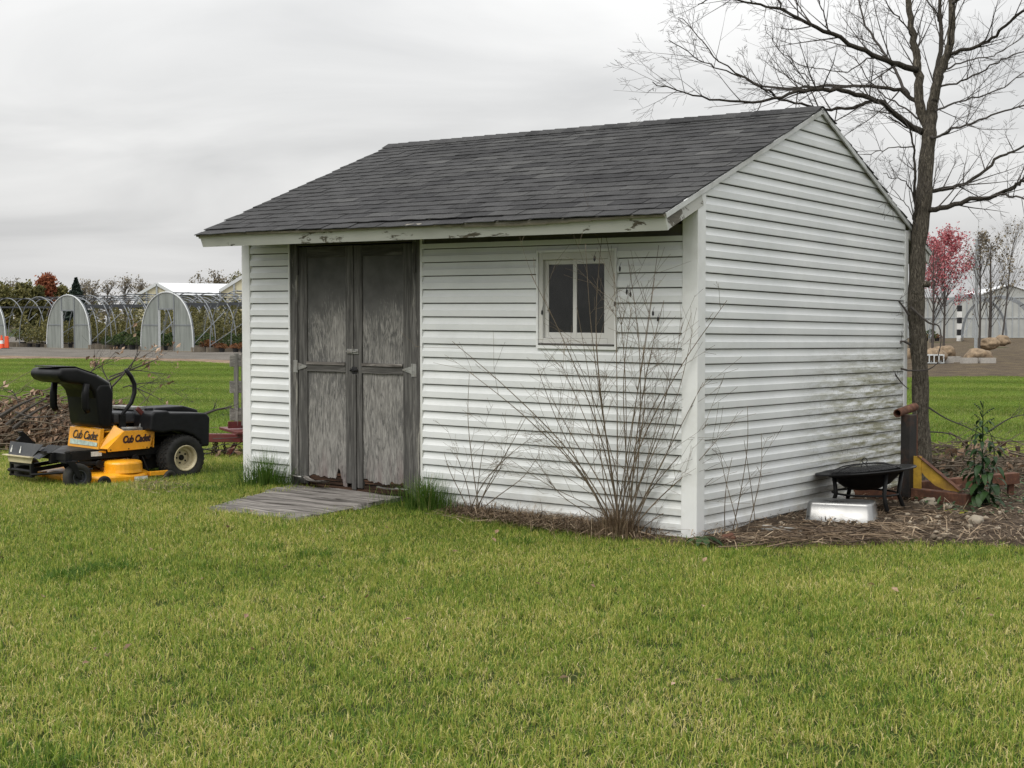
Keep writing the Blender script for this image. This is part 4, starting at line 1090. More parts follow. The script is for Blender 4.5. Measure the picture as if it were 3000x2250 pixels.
pan_a, pan_b = Vector((2.36, 11.42, 0)), Vector((2.86, 11.22, 0))
pdx = (pan_b - pan_a); pl_ = pdx.length; pang = math.atan2(pdx.y, pdx.x)
mb = MB(); hh = .155
rects = [(0, .0), (.012, hh - .012), (.022, hh)]
def rr(ins, z, r_=.045):
    out = []
    for cx, cy, a0 in ((pl_ - ins - r_, .34 - ins - r_, 0), (ins + r_, .34 - ins - r_, 90), (ins + r_, ins + r_, 180), (pl_ - ins - r_, ins + r_, 270)):
        for k in range(7):
            a = math.radians(a0 + 15 * k); out.append(Vector((cx + r_ * math.cos(a), cy + r_ * math.sin(a), z)))
    return out
rings = [rr(-.012, .0), rr(-.012, .006), rr(.0, .008), rr(.012, hh - .02), rr(.018, hh - .006), rr(.032, hh)]
n = len(rings[0]); mb.add([p for r in rings for p in r], [(i * n + k, i * n + (k + 1) % n, (i + 1) * n + (k + 1) % n, (i + 1) * n + k) for i in range(len(rings) - 1) for k in range(n)] + [tuple((len(rings) - 1) * n + k for k in range(n))])
pan = mb.build('steel_pan', M['stainless'], smooth=True); pan.location = (pan_a.x, pan_a.y, .03); pan.rotation_euler = (0, 0, pang)
tag(pan, 'upturned shiny stainless steel pan on the soil before the fire pit', 'pan')

st0 = Vector((3.57, 12.78, 0))
stand = empty('steel_stand', st0, 0, 'rusty welded steel stand with upright post and short pipe across its top', 'steel stand')
def W(px, py, y): return at_depth(px, py, y) - st0
mb = MB(); mb.bar((0, 0, .06), (0, 0, .80), .10, .10, (.8, .6, 0)); post = mb.build('post', M['postblack'], stand, bevel=.004)
mb = MB(); mb.bar((.057, -.01, .10), (.048, -.005, .80), .006, .085, (.8, .6, 0)); mb.build('post_side', M['rust'], post)
p0, p1 = W(2629, 1211, 12.72), W(2680, 1192, 13.02)
mb = MB(); ax = (p1 - p0).normalized(); Q = ax.to_track_quat('Z', 'Y').to_matrix().to_4x4(); Q.translation = p0
mb.lathe([(.030, 0), (.038, 0), (.038, (p1 - p0).length), (.030, (p1 - p0).length)], 20, Q, closed=True); mb.build('pipe', M['rust'], stand, smooth=False)
eA = Vector((3.96, 12.27, .088)) - st0; eL = Vector((3.02, 13.05, .055)) - st0
mb = MB(); mb.bar((.05, -.03, .088), eA, .105, .105); mb.build('base_beam', M['rust'], stand, bevel=.004)
mb = MB(); mb.bar((-.05, .02, .055), eL, .105, .105); mb.build('base_beam', M['rust'], stand, bevel=.004)
eB = Vector((4.68, 13.15, .19)) - st0
mb = MB(); mb.bar(Vector((.05, .10, .13)), eB, .10, .10); mb.build('base_beam', M['rust'], stand, bevel=.004)
mb = MB(); mb.bar(eB + Vector((-.06, -.01, -.05)), eB + Vector((-.06, -.01, -.19)), .05, .05, (0, 1, 0)); mb.build('foot', M['rust'], stand)
mb = MB(); mb.bar(Vector((.52, .20, .125)), Vector((.26, -.22, .10)), .07, .06); mb.build('brace', M['rust'], stand, bevel=.003)
g0, g1, g2 = Vector((.075, -.06, .43)), Vector((.075, -.06, .142)), Vector((.36, -.40, .146))
nrm = (g1 - g0).cross(g2 - g0).normalized() * .006
def tri(mb, a, b, c, nr): mb.add([a - nr, b - nr, c - nr, a + nr, b + nr, c + nr], [(0, 1, 2), (3, 5, 4), (0, 3, 4, 1), (1, 4, 5, 2), (2, 5, 3, 0)])
mb = MB(); mb.prism([(0, 1), (1, 0), (.62, .03), (.40, .13), (.17, .38), (.0, .64)], lambda a, b, d: g1 + (g2 - g1) * a + (g0 - g1) * b + nrm * d, -1, 1); mb.build('gusset', M['gusset'], stand)
mb = MB(); mb.bar(g0 + Vector((.0, .0, .006)), g2 + Vector((.0, .0, .006)), .05, .006, (0, 0, 1)); mb.build('gusset', M['rust'], stand)
mb = MB(); mb.bar(g0 + Vector((-.012, .0, .0)), g1 + Vector((-.012, 0, 0)), .09, .012, (.8, .6, 0)); mb.build('gusset', M['gusset'], stand)
for i, (px, py, s, lb) in enumerate(((2721, 1492, .075, 'rounded tan field stone in front of the rusty stand base beam'), (2860, 1548, .075, 'flat pale stone half sunk in the bed near the lawn'), (2775, 1500, .045, 'small grey brown stone at the end of the rusty base beam'), (2134, 1597, .06, 'reddish stone at the foot of the shed corner post'))):
    p = on_level(px, py, 0); mb = MB(); mb.blob((0, 0, s * .35), (s, s * .8, s * .62), i * 3.3, .35, 3); o = mb.build('field_stone', M['stone'] if i != 3 else M['rust'], smooth=True); o.location = (p.x, p.y, .03); o.rotation_euler = (0, 0, i * 1.3); tag(o, lb, 'stone')
bd = MB(); bd.box((0, 0, 0), (.30, .12, .03)); o = bd.build('scrap_board', M['palegrey'], bevel=.006); p = on_level(2290, 1572, 0); o.location = (p.x, p.y, .05); o.rotation_euler = (.1, .05, -.25); tag(o, 'short pale board lying in dry stalks beside the shed wall', 'board')
# ---------------------------------------------------------------- woody growth
def grow(mb, p, d, ln, r0, lvl, R, up=.12, wig=.18, kids=(3, 5), ratio=(.35, .6), sides=(6, 5, 4, 3), ang=(.5, .95), droop=0.0, nodes=None):
    """one shoot and its side shoots; lvl counts down"""
    n = max(3, min(9, int(ln / .12) + 2)); pts = [p.copy()]; dirs = [d.copy()]; cur = p.copy(); dd = d.normalized()
    for i in range(n):
        dd = (dd + Vector((R.gauss(0, wig), R.gauss(0, wig), R.gauss(0, wig) + up - droop)) * (ln / n) ** .5 * .55).normalized()
        cur = cur + dd * (ln / n); pts.append(cur.copy()); dirs.append(dd.copy())
    rad = [max(r0 * (1 - .82 * i / n), .0011) for i in range(n + 1)]
    mb.tube(pts, rad, sides[min(len(sides) - 1, max(0, len(sides) - 1 - lvl))], caps=False)
    if nodes is not None: nodes.append((pts[-1], dd))
    if lvl <= 0: return
    k = R.randint(*kids)
    for j in range(k):
        f = R.uniform(.22, .98); i = min(n - 1, int(f * n)); q = pts[i] + (pts[i + 1] - pts[i]) * (f * n - i)
        axis = dirs[i + 1].orthogonal(); axis.rotate(Matrix.Rotation(R.uniform(0, 6.283), 3, dirs[i + 1]))
        nd = dirs[i + 1].copy(); nd.rotate(Matrix.Rotation(R.uniform(*ang), 3, axis))
        grow(mb, q, nd, ln * R.uniform(*ratio) * (1.15 - .5 * f), max(rad[i] * .55, .0012), lvl - 1, R, up, wig, kids, ratio, sides, ang, droop, nodes)
def smooth_path(pts, sub=4):
    out = []
    for i in range(len(pts) - 1):
        p0, p1, p2, p3 = pts[max(i - 1, 0)], pts[i], pts[i + 1], pts[min(i + 2, len(pts) - 1)]
        for k in range(sub):
            t = k / sub; out.append(.5 * ((2 * p1) + (p2 - p0) * t + (2 * p0 - 5 * p1 + 4 * p2 - p3) * t * t + (3 * p1 - p0 - 3 * p2 + p3) * t ** 3))
    return out + [pts[-1]]
# --- the big bare tree at the back corner of the shed
TB = Vector((4.04, 13.98, -.06))
tree = empty('bare_tree', TB, 0, 'tall bare tree with a forked trunk growing at the back corner of the shed', 'tree')
Rt = random.Random(21)
def TP(x, y, dep): return at_depth(1880 + x * .5063, y * .5063, dep) - TB
def TW(px, py, dep): return at_depth(px, py, dep) - TB
tr_pts = [TW(2706, 1450, 13.95), TW(2703, 1362, 13.95), TW(2697, 1230, 13.95), TW(2696, 1100, 13.95), TW(2690, 1000, 13.95), TW(2683, 900, 13.95), TW(2687, 800, 13.95), TW(2690, 720, 13.95), TW(2700, 640, 13.95), TW(2708, 560, 13.95), TW(2714, 470, 13.96), TW(2722, 400, 13.97), TW(2722, 368, 13.98)]
tr_rad = [.125, .095, .083, .078, .080, .084, .078, .074, .080, .078, .070, .070, .066]
mb = MB(); sp = smooth_path(tr_pts, 4); rr_ = []
for i in range(len(sp)):
    f = i / 4; a = int(min(f, len(tr_rad) - 2)); rr_.append(tr_rad[a] + (tr_rad[a + 1] - tr_rad[a]) * min(1, f - a))
rr_ = [r * (1 + .06 * math.sin(i * 1.3)) for i, r in enumerate(rr_)]
mb.tube(sp, rr_, 18)
for px, py in ((2684, 858), (2681, 882), (2714, 832)): mb.blob(TW(px, py, 13.90), (.045, .04, .035), px, .3, 2)
trunk = mb.build('trunk', M['bark'], tree, smooth=True)
limbs = [  # (points in the enlarged view, depth start, depth end, r0, r1)
 ([(1660, 735), (1610, 620), (1603, 450), (1590, 330), (1565, 200), (1548, 0), (1520, -260), (1490, -520)], 13.98, 14.1, .056, .020),
 ([(1668, 735), (1690, 600), (1710, 480), (1760, 350), (1785, 200), (1800, 0), (1840, -300), (1830, -600)], 13.98, 13.7, .058, .022),
 ([(1690, 590), (1700, 440), (1735, 240), (1725, 0), (1735, -250)], 13.9, 14.6, .034, .012),
 ([(1625, 765), (1500, 690), (1350, 580), (1200, 530), (1050, 515), (900, 535), (700, 580), (450, 580), (250, 540), (60, 480)], 13.98, 12.6, .046, .004),
 ([(1330, 575), (1290, 595), (1200, 625), (1060, 632), (920, 600), (780, 560), (690, 500), (560, 440), (420, 390), (300, 330), (160, 225)], 13.7, 12.9, .026, .0035),
 ([(1602, 595), (1500, 530), (1350, 505), (1180, 500), (1000, 500), (830, 515), (650, 475), (450, 360), (330, 210), (215, 95)], 14.0, 14.8, .032, .0035),
 ([(1592, 405), (1450, 365), (1300, 300), (1100, 200), (950, 130), (800, 55), (640, 20), (430, -10), (330, 25)], 14.0, 13.0, .044, .004),
 ([(1545, 548), (1480, 430), (1400, 300), (1300, 150), (1255, 0), (1230, -160)], 14.1, 14.9, .024, .007),
 ([(830, 60), (780, 0), (700, -120), (600, -220)], 13.2, 13.0, .016, .005),
 ([(1640, 1222), (1700, 1208), (1850, 1172), (2050, 1130), (2150, 1080), (2230, 1050), (2420, 1010), (2600, 900)], 13.95, 13.3, .042, .008),
 ([(2080, 1125), (2150, 1135), (2260, 1165), (2420, 1160)], 13.6, 13.2, .018, .005),
 ([(1645, 1125), (1695, 1110), (1800, 1080), (1920, 1040), (2050, 920), (2130, 880), (2260, 820), (2450, 700)], 13.95, 14.7, .032, .008),
 ([(1662, 810), (1702, 793), (1800, 745), (1950, 690), (2100, 640), (2260, 590), (2450, 480)], 13.95, 13.2, .020, .006),
 ([(1790, 312), (1930, 270), (2030, 220), (2110, 140), (2230, 50), (2400, -60)], 13.8, 13.2, .026, .010),
 ([(1700, 640), (1800, 600), (1950, 560), (2100, 500), (2230, 400)], 13.9, 14.6, .016, .005),
 ([(1720, 500), (1850, 470), (1990, 400), (2110, 330), (2230, 300)], 13.9, 13.4, .015, .005),
 ([(1770, 400), (1880, 350), (2000, 330), (2120, 280), (2240, 180)], 13.8, 14.5, .013, .004),
 ([(1625, 1335), (1590, 1280), (1580, 1120), (1575, 950), (1570, 820), (1530, 740), (1440, 680)], 13.95, 13.7, .026, .006),
 ([(1585, 1150), (1520, 1050), (1450, 1030), (1400, 1000)], 13.9, 13.6, .010, .003),
 ([(1625, 1360), (1590, 1310), (1550, 1220), (1500, 1150), (1435, 1080)], 13.95, 13.7, .010, .003),
 ([(1560, 210), (1500, 120), (1430, 40), (1380, -80)], 14.05, 13.4, .012, .004),
 ([(1800, 20), (1900, -60), (2050, -140), (2200, -260)], 13.7, 13.2, .024, .008),
 ([(1740, 150), (1690, 60), (1640, -30), (1600, -160)], 14.4, 14.2, .014, .005),
 ([(1575, 850), (1480, 850), (1380, 880), (1290, 890)], 13.8, 13.3, .011, .003),
 ([(1600, 690), (1500, 610), (1420, 560), (1320, 470), (1230, 330), (1140, 270)], 14.0, 14.6, .014, .0035),
 ([(1420, 320), (1300, 350), (1180, 420), (1050, 400), (920, 370), (800, 290), (740, 180)], 14.3, 14.6, .012, .003),
 ([(1080, 190), (1060, 90), (1020, 10), (1000, -80)], 13.6, 13.4, .011, .004),
 ([(1010, 505), (960, 440), (870, 380), (780, 270), (720, 170)], 14.4, 14.2, .008, .0025),
]
crown = MB()
for li, (pts, d0, d1, r0, r1) in enumerate(limbs):
    n = len(pts); P = [TP(x, y, d0 + (d1 - d0) * i / (n - 1)) for i, (x, y) in enumerate(pts)]
    P = smooth_path(P, 4)
    for i in range(2, len(P)): P[i] += Vector((Rt.gauss(0, .008), Rt.gauss(0, .01), Rt.gauss(0, .008)))
    if li > 2: r0 *= .74
    m = len(P); rad = [r0 + (r1 - r0) * (i / (m - 1)) ** .8 for i in range(m)]
    mb = MB(); mb.tube(P, rad, 10 if r0 > .02 else 6); mb.build('limb', M['bark'] if li < 2 else (M['limb'] if r0 > .018 else M['twig']), tree, smooth=True)
    L_ = sum((P[i + 1] - P[i]).length for i in range(m - 1))
    k = int(L_ * (9 if li > 2 else 5.0))
    for j in range(k):
        f = Rt.uniform(.10 if li > 2 else .2, .99); i = min(m - 2, int(f * (m - 1))); q = P[i]; t = (P[i + 1] - P[i]).normalized()
        ax = t.orthogonal(); ax.rotate(Matrix.Rotation(Rt.uniform(0, 6.283), 3, t)); nd = t.copy(); nd.rotate(Matrix.Rotation(Rt.uniform(.45, 1.05), 3, ax)); nd.z += .18
        grow(crown, q, nd, Rt.uniform(.22, .85) * (1.1 - .35 * f), max(min(rad[i] * .5, .0085), .0034), 2, Rt, up=.13, wig=.20, kids=(2, 5), ratio=(.32, .55), sides=(3, 3, 4), ang=(.5, .9))
# low dead snag touching the wall corner
for pts in ([(2664, 925), (2640, 890), (2615, 865)], [(2668, 1010), (2640, 1000), (2622, 1035), (2616, 1080), (2640, 1120), (2662, 1140)], [(2622, 1010), (2612, 960), (2600, 935)], [(2668, 900), (2720, 945), (2750, 955), (2757, 1000), (2745, 1055)], [(2616, 1070), (2660, 1085), (2720, 1082), (2750, 1060)]):
    P = smooth_path([TW(x, y, 13.84 - .03 * i) for i, (x, y) in enumerate(pts)], 3); mb = MB(); mb.tube(P, [.013 - .009 * i / (len(P) - 1) for i in range(len(P))], 6); mb.build('limb', M['twig'], tree, smooth=True)
    for j in range(3): grow(crown, P[Rt.randrange(2, len(P))], Vector((Rt.uniform(-1, 1), -.4, Rt.uniform(-.3, .8))), .14, .003, 1, Rt)
crown.build('crown', M['twig'], tree)
# --- the big leafless shrub by the window, and its smaller neighbours
def shrub(name, base, stems, Rs, label, mat, lvl=2, kids=(3, 6), spread=.05, r=(.004, .0075), px=None, wig=.12, up=.02):
    e = empty(name, base, 0, label, 'shrub')
    tw = MB()
    for s in stems:
        tip, ln, th = s
        p = Vector((Rs.gauss(0, spread), Rs.gauss(0, spread * .5), -.02)); d = (Vector(tip) - p)
        # stem drawn to its tip with a slight bow
        L_ = d.length; side_ = d.cross(Vector((0, 1, 0))).normalized() * Rs.uniform(-.06, .06) * L_
        ctr = [p, p + d * .33 + side_ * .8 + Vector((0, 0, .03 * L_)), p + d * .7 + side_ * .9, Vector(tip)]
        P = smooth_path(ctr, 5); m = len(P); mb = MB(); rad = [th * (1 - .8 * i / (m - 1)) + .0009 for i in range(m)]; mb.tube(P, rad, 6)
        mb.build('stem', mat, e, smooth=True)
        for j in range(Rs.randint(*kids)):
            i = int(Rs.uniform(.25, .97) * (m - 1)); t = (P[min(i + 1, m - 1)] - P[i - 1]).normalized(); ax = t.orthogonal(); ax.rotate(Matrix.Rotation(Rs.uniform(0, 6.283), 3, t)); nd = t.copy(); nd.rotate(Matrix.Rotation(Rs.uniform(.4, .9), 3, ax)); nd.y = nd.y * .6 - .05
            grow(tw, P[i], nd, Rs.uniform(.16, .5) * ln, max(rad[i] * .5, .0017), lvl, Rs, up=.05, wig=.32, kids=(1, 3), ratio=(.4, .75), sides=(3, 3, 3), ang=(.4, .9))
    tw.build('twigs', mat, e); return e
Rs = random.Random(5)
SB = shed_world(.56, -.15, .03)
tips_px = [(1555, 803), (1325, 1000), (1375, 1090), (1715, 715), (1763, 690), (1775, 690), (1930, 718), (1840, 760), (1918, 815), (1945, 880), (2000, 945), (2030, 965), (2090, 915), (2130, 880), (1575, 1080), (1610, 1155), (1560, 1220), (2075, 1240), (2100, 1290), (1990, 1190), (1900, 1150), (1660, 990), (1690, 900), (1800, 800), (1850, 900), (1960, 1080), (2060, 1120), (1600, 1400), (2090, 1400), (1500, 1350), (1745, 1000), (1885, 1010), (1640, 1060)]
stems = []
for i, (px, py) in enumerate(tips_px):
    dep = SB.y - .05 + Rs.uniform(-.30, .10)
    u_, v_ = world_shed(at_depth(px, py, dep).x, dep)
    for _ in range(12):
        u_, v_ = world_shed(at_depth(px, py, dep).x, dep)
        if v_ > -.06 and u_ > -.05: dep -= .06
    stems.append((at_depth(px, py, dep) - SB, 1.0, Rs.uniform(.0034, .0060)))
shrub('bare_shrub', SB, stems, Rs, 'tall leafless many-stemmed shrub growing against the wall under the window', M['shrubtwig'], lvl=1, kids=(5, 8), spread=.06)
S2 = shed_world(2.02, -.14, .04); tips2 = [(1375, 1095), (1540, 1225), (1490, 1310), (1300, 1325), (1340, 1340), (1560, 1280), (1580, 1330), (1420, 1290)]
stems2 = [(at_depth(px, py, S2.y - .04 - .08 * (i % 3) - max(0, (px - 1400)) * .0026) - S2, .8, .004) for i, (px, py) in enumerate(tips2)]
shrub('bare_shrub', S2, stems2, Rs, 'small sparse leafless shrub by the wall just right of the door', M['shrubtwig'], kids=(2, 4), spread=.03)
S3_ = Vector((1.85, 10.72, .02)); tips3 = [(2180, 1290), (2145, 1340), (2230, 1270), (2190, 1190), (2110, 1330)]
stems3 = [(at_depth(px, py, 10.72) - S3_, .6, .0035) for px, py in tips3]
shrub('bare_sapling', S3_, stems3, Rs, 'few thin dry stems standing at the foot of the gable wall near the corner post', M['shrubtwig'], lvl=1, kids=(1, 3), spread=.10)
# --- leafy weed beside the rusty stand
WD = Vector((4.06, 12.25, .02))
weed = empty('pokeweed_plant', WD, 0, 'upright dark green weed with big drooping leaves beside the rusty stand', 'plant')
def leafmesh(mb, base, d, ln, wd, R, fold=.25, tint=.5, droop=.5):
    d = d.normalized(); up_ = Vector((0, 0, 1)); sdv = d.cross(up_)
    sdv = sdv.normalized() if sdv.length > .05 else Vector((1, 0, 0)); n = 6; vs = []; cur = base.copy(); dd = d.copy(); nrm = sdv.cross(dd)
    for i in range(n + 1):
        t = i / n; w = wd * math.sin(math.pi * min(1, (t * .93 + .06))) ** .8 * (1 - .25 * t)
        nrm = sdv.cross(dd).normalized()
        vs += [cur - sdv * w + nrm * w * fold, cur.copy(), cur + sdv * w + nrm * w * fold]
        dd = (dd + Vector((0, 0, -droop / n * 1.6))).normalized(); cur = cur + dd * ln / n
    fs = []
    for i in range(n):
        a = 3 * i; fs += [(a, a + 1, a + 4, a + 3), (a + 1, a + 2, a + 5, a + 4)]
    mb.add(vs, fs, tint)
M['weed'] = mat_leafy('weed_leaf', [(0, (.012, .030, .010)), (.5, (.024, .058, .018)), (1, (.06, .11, .03))], .2, .5, .45)
M['yleaf'] = mat_leafy('yellow_green_leaf', [(0, (.12, .15, .02)), (1, (.3, .28, .03))], .3, 1)
Rw = random.Random(3)
stm = MB(); lfm = []
for k, (dx, hgt, ly) in enumerate(((.0, .93, 0), (-.05, .72, .04), (.07, .66, -.05), (.03, .5, .08))):
    P = smooth_path([Vector((dx * .4, ly, 0)), Vector((dx, ly, hgt * .4)), Vector((dx * 1.2, ly, hgt * .75)), Vector((dx * .7, ly, hgt))], 5)
    stm.tube(P, [.009 * (1 - .75 * i / (len(P) - 1)) for i in range(len(P))], 6)
    nl = 44 if k == 0 else 28
    for j in range(nl):
        f = .03 + .80 * j / nl; p = P[int(f * (len(P) - 1))]; a = j * 2.4 + k
        mb = MB(); s_ = 1.15 - .75 * f
        leafmesh(mb, p + Vector((math.cos(a), math.sin(a), .2)) * .03, Vector((math.cos(a), math.sin(a), .35)), .155 * s_ * Rw.uniform(.8, 1.2), .033 * s_ * Rw.uniform(.8, 1.2), Rw, .2, Rw.uniform(.15, .8), Rw.uniform(.9, 1.5))
        mb.build('leaf', M['weed'], weed, fix=False, smooth=True)
for k in range(9):
    a = k * 2.1; p = Vector((.0, 0, .62 + .03 * k)); q = p + Vector((math.cos(a) * .10, math.sin(a) * .08, .07)); stm.tube([p, (p + q) / 2 + Vector((0, 0, .02)), q], .0028, 4)
    for b in range(4): stm.blob(p + (q - p) * (.4 + .18 * b) + Vector((0, 0, .004)), (.007, .007, .007), b, .1, 1)
stm.build('stem', M['weed'], weed)
yl = empty('yellow_weed', on_level(2800, 1508, .0), 0, 'low yellow green weed at the end of the rusty base beam', 'plant')
for j in range(9):
    mb = MB(); a = j * 2.4; leafmesh(mb, Vector((.05 * math.cos(a), .05 * math.sin(a), .03)), Vector((math.cos(a), math.sin(a), .4)), .09, .04, Rw, .1, Rw.random(), .6); mb.build('leaf', M['yleaf'], yl, fix=False)
for (px, py, lb) in ((1365, 1468, 'low broad-leaved dock weed at the wall beside the grass clump'), (2060, 1600, 'flat green weed rosette at the foot of the corner post')):
    p = on_level(px, py, .06 if px < 1900 else 0); dw = empty('broadleaf_weed', (p.x, p.y, .03 if px > 1900 else .07), 0, lb, 'plant')
    for j in range(8):
        mb = MB(); a = j * 2.4; leafmesh(mb, Vector((0, 0, .02)), Vector((math.cos(a), math.sin(a), .55)), .20 * Rw.uniform(.7, 1.1), .03, Rw, .2, Rw.uniform(.3, .9), .9); mb.build('leaf', M['weed'], dw, fix=False)

# ---------------------------------------------------------------- grass, litter
M['grass'] = mat_leafy('lawn_grass', [(0, (.058, .125, .016)), (.26, (.142, .234, .028)), (.50, (.29, .35, .050)), (.76, (.54, .48, .15)), (1, (.76, .64, .37))], .40, .5)
M['fargrass'] = mat_leafy('far_lawn_grass', [(0, (.10, .185, .020)), (.36, (.165, .26, .034)), (.60, (.25, .315, .056)), (.80, (.36, .37, .11)), (1, (.5, .44, .2))], .42, .3, stripes=.2)
M['tallgrass'] = mat_leafy('tall_green_grass', [(0, (.035, .085, .012)), (.6, (.085, .165, .024)), (.9, (.16, .21, .05)), (1, (.3, .26, .12))], .3, .8)
M['straw'] = mat_leafy('dry_straw', [(0, (.055, .036, .022)), (.45, (.15, .105, .066)), (.8, (.29, .215, .14)), (1, (.45, .36, .25))], .1, 1.5)
M['deadleaf'] = mat_leafy('dead_leaf', [(0, (.045, .028, .018)), (.45, (.15, .092, .056)), (.8, (.30, .195, .125)), (1, (.50, .36, .26))], .15, 1.2)
def blade(mb, x, y, z, h, w, a, lean, tint, R, curl=.5):
    dx, dy = math.cos(a), math.sin(a); sx, sy = -dy * w / 2, dx * w / 2
    m1 = (x + dx * lean * h * .35, y + dy * lean * h * .35, z + h * .6); tp = (x + dx * lean * h, y + dy * lean * h, z + h * (1 - curl * lean * .35))
    mb.add([(x - sx, y - sy, z), (x + sx, y + sy, z), (m1[0] + sx * .8, m1[1] + sy * .8, m1[2]), (m1[0] - sx * .8, m1[1] - sy * .8, m1[2]), tp], [(0, 1, 2, 3), (3, 2, 4)], tint)
hidden = bpy.data.collections.new('grass_tiles')      # instance sources, not part of the scene itself
def tile(name, size, nb, hr, wr, seed, mat, dead=.12, mean=.395):
    R = random.Random(seed); mb = MB()
    for _ in range(nb):
        h = R.uniform(*hr); is_dead = R.random() < dead
        tint = R.uniform(.68, 1.0) if is_dead else min(.70, max(0, R.gauss(mean, .23)))
        blade(mb, R.uniform(-.5, .5) * size, R.uniform(-.5, .5) * size, -.012, h * (.7 if is_dead else 1) + .012, R.uniform(*wr), R.uniform(0, 6.283), abs(R.gauss(.55, .45)) + (.35 if is_dead else 0), tint, R)
    o = mb.build(name, mat, fix=False); COL.objects.unlink(o); return o
def scatter(name, pts, tiles, label=None, cname='tiles'):
    """pts: (x,y,z,rotz,scale,index): one object whose node group sets the tiles on its points"""
    coll = bpy.data.collections.new(cname)
    for o in tiles: coll.objects.link(o)
    me = bpy.data.meshes.new(name); me.from_pydata([p[:3] for p in pts], [], [])
    a = me.attributes.new('spin', 'FLOAT_VECTOR', 'POINT'); a.data.foreach_set('vector', np.array([(p[6] if len(p) > 6 else 0, 0, p[3]) for p in pts], dtype=np.float32).ravel())
    a = me.attributes.new('size', 'FLOAT', 'POINT'); a.data.foreach_set('value', np.array([p[4] for p in pts], dtype=np.float32))
    a = me.attributes.new('pick', 'INT', 'POINT'); a.data.foreach_set('value', np.array([p[5] for p in pts], dtype=np.int32))
    o = bpy.data.objects.new(name, me); COL.objects.link(o)
    ng = bpy.data.node_groups.new(name + '_nodes', 'GeometryNodeTree'); ng.is_modifier = True
    ng.interface.new_socket('Geometry', in_out='INPUT', socket_type='NodeSocketGeometry'); ng.interface.new_socket('Geometry', in_out='OUTPUT', socket_type='NodeSocketGeometry')
    N = ng.nodes; gi, go = N.new('NodeGroupInput'), N.new('NodeGroupOutput'); ci = N.new('GeometryNodeCollectionInfo'); ci.inputs['Collection'].default_value = coll
    ci.inputs['Separate Children'].default_value = True; ci.inputs['Reset Children'].default_value = True
    iop = N.new('GeometryNodeInstanceOnPoints'); iop.inputs['Pick Instance'].default_value = True
    def na(nm, ty):
        x = N.new('GeometryNodeInputNamedAttribute'); x.data_type = ty; x.inputs['Name'].default_value = nm; return [s for s in x.outputs if s.enabled and s.name == 'Attribute'][0]
    ng.links.new(gi.outputs[0], iop.inputs['Points']); ng.links.new(ci.outputs[0], iop.inputs['Instance'])
    ng.links.new(na('pick', 'INT'), iop.inputs['Instance Index']); ng.links.new(na('spin', 'FLOAT_VECTOR'), iop.inputs['Rotation']); ng.links.new(na('size', 'FLOAT'), iop.inputs['Scale'])
    ng.links.new(iop.outputs[0], go.inputs[0])
    md = o.modifiers.new('scatter', 'NODES'); md.node_group = ng
    for t_ in tiles: t_.data.materials
    me.materials.append(tiles[0].data.materials[0])
    return tag(o, label, None, None, 'stuff')
def in_shed(x, y, m=0.0):
    u, v = world_shed(x, y); return -m < u < SL + m and -m < v < SW + m
ramp_c = [(p.x, p.y) for p in rc]
def in_ramp(x, y, shrink=.0):
    for i in range(4):
        a, b = ramp_c[i], ramp_c[(i + 1) % 4]
        if (b[0] - a[0]) * (y - a[1]) - (b[1] - a[1]) * (x - a[0]) < shrink * math.hypot(b[0] - a[0], b[1] - a[1]): return False
    return True
Rg = random.Random(99)
near_tiles = [tile('tile_a%d' % i, .24, 250, (.022, .060), (.0028, .0058), 100 + i, M['grass'], dead=.20 + .07 * (i % 3)) for i in range(8)]
near_tiles += [tile('tile_c%d' % i, .24, 230, (.035, .070), (.0035, .0065), 300 + i, M['grass'], dead=.05, mean=.14) for i in range(2)]
pts = []
step = .172; y = 3.2
while y < 19:
    hw = .40 * y + 2.2; x = -hw
    while x < hw:
        px, py = x + Rg.uniform(-.06, .06), y + Rg.uniform(-.06, .06)
        if not in_shed(px, py, .02) and not in_ramp(px, py, .07) and bed_d(px, py) < .10 if (px > -1.2 and py > 9.6 and px < 7.8) else (not in_shed(px, py, .02) and not in_ramp(px, py, .07)):
            n_ = mnoise.noise(Vector((px * .55, py * .55, 3))); s_ = 1.0 + .22 * n_ + Rg.uniform(-.12, .12)
            if -4.6 < px < -1.8 and 12.6 < py < 15.6: s_ *= 1.25
            pk_ = Rg.randrange(8)
            if mnoise.noise(Vector((px * .9, py * .9, 8))) + .25 * mnoise.noise(Vector((px * 3, py * 3, 2))) > .50 and Rg.random() < .28: pk_ = 8 + Rg.randrange(2)
            pts.append((px, py, ground_z(px, py), Rg.uniform(0, 6.283), s_, pk_))
        x += step
    y += step
scatter('lawn_grass', pts, near_tiles, 'mown green lawn grass with yellow blades around the shed', 'near_tiles')
far_tiles = [tile('tile_b%d' % i, 1.1, 1500, (.035, .06), (.006, .011), 200 + i, M['fargrass'], dead=.10) for i in range(4)]
pts = []; y = 19.0
while y < 60:
    hw = .40 * y + 3; x = -hw
    while x < hw:
        px, py = x + Rg.uniform(-.2, .2), y + Rg.uniform(-.2, .2)
        if verge_d(px, py) < .1 and field_d(px, py) < .2 and yard_d(px, py) < -.5 and not (bed_d(px, py) > 0): pts.append((px, py, ground_z(px, py), Rg.uniform(0, 6.283), 1.0 + Rg.uniform(-.15, .15), Rg.randrange(4)))
        x += .92
    y += .92
scatter('far_lawn_grass', pts, far_tiles, 'mown lawn stretching behind the shed to the nursery', 'far_tiles')
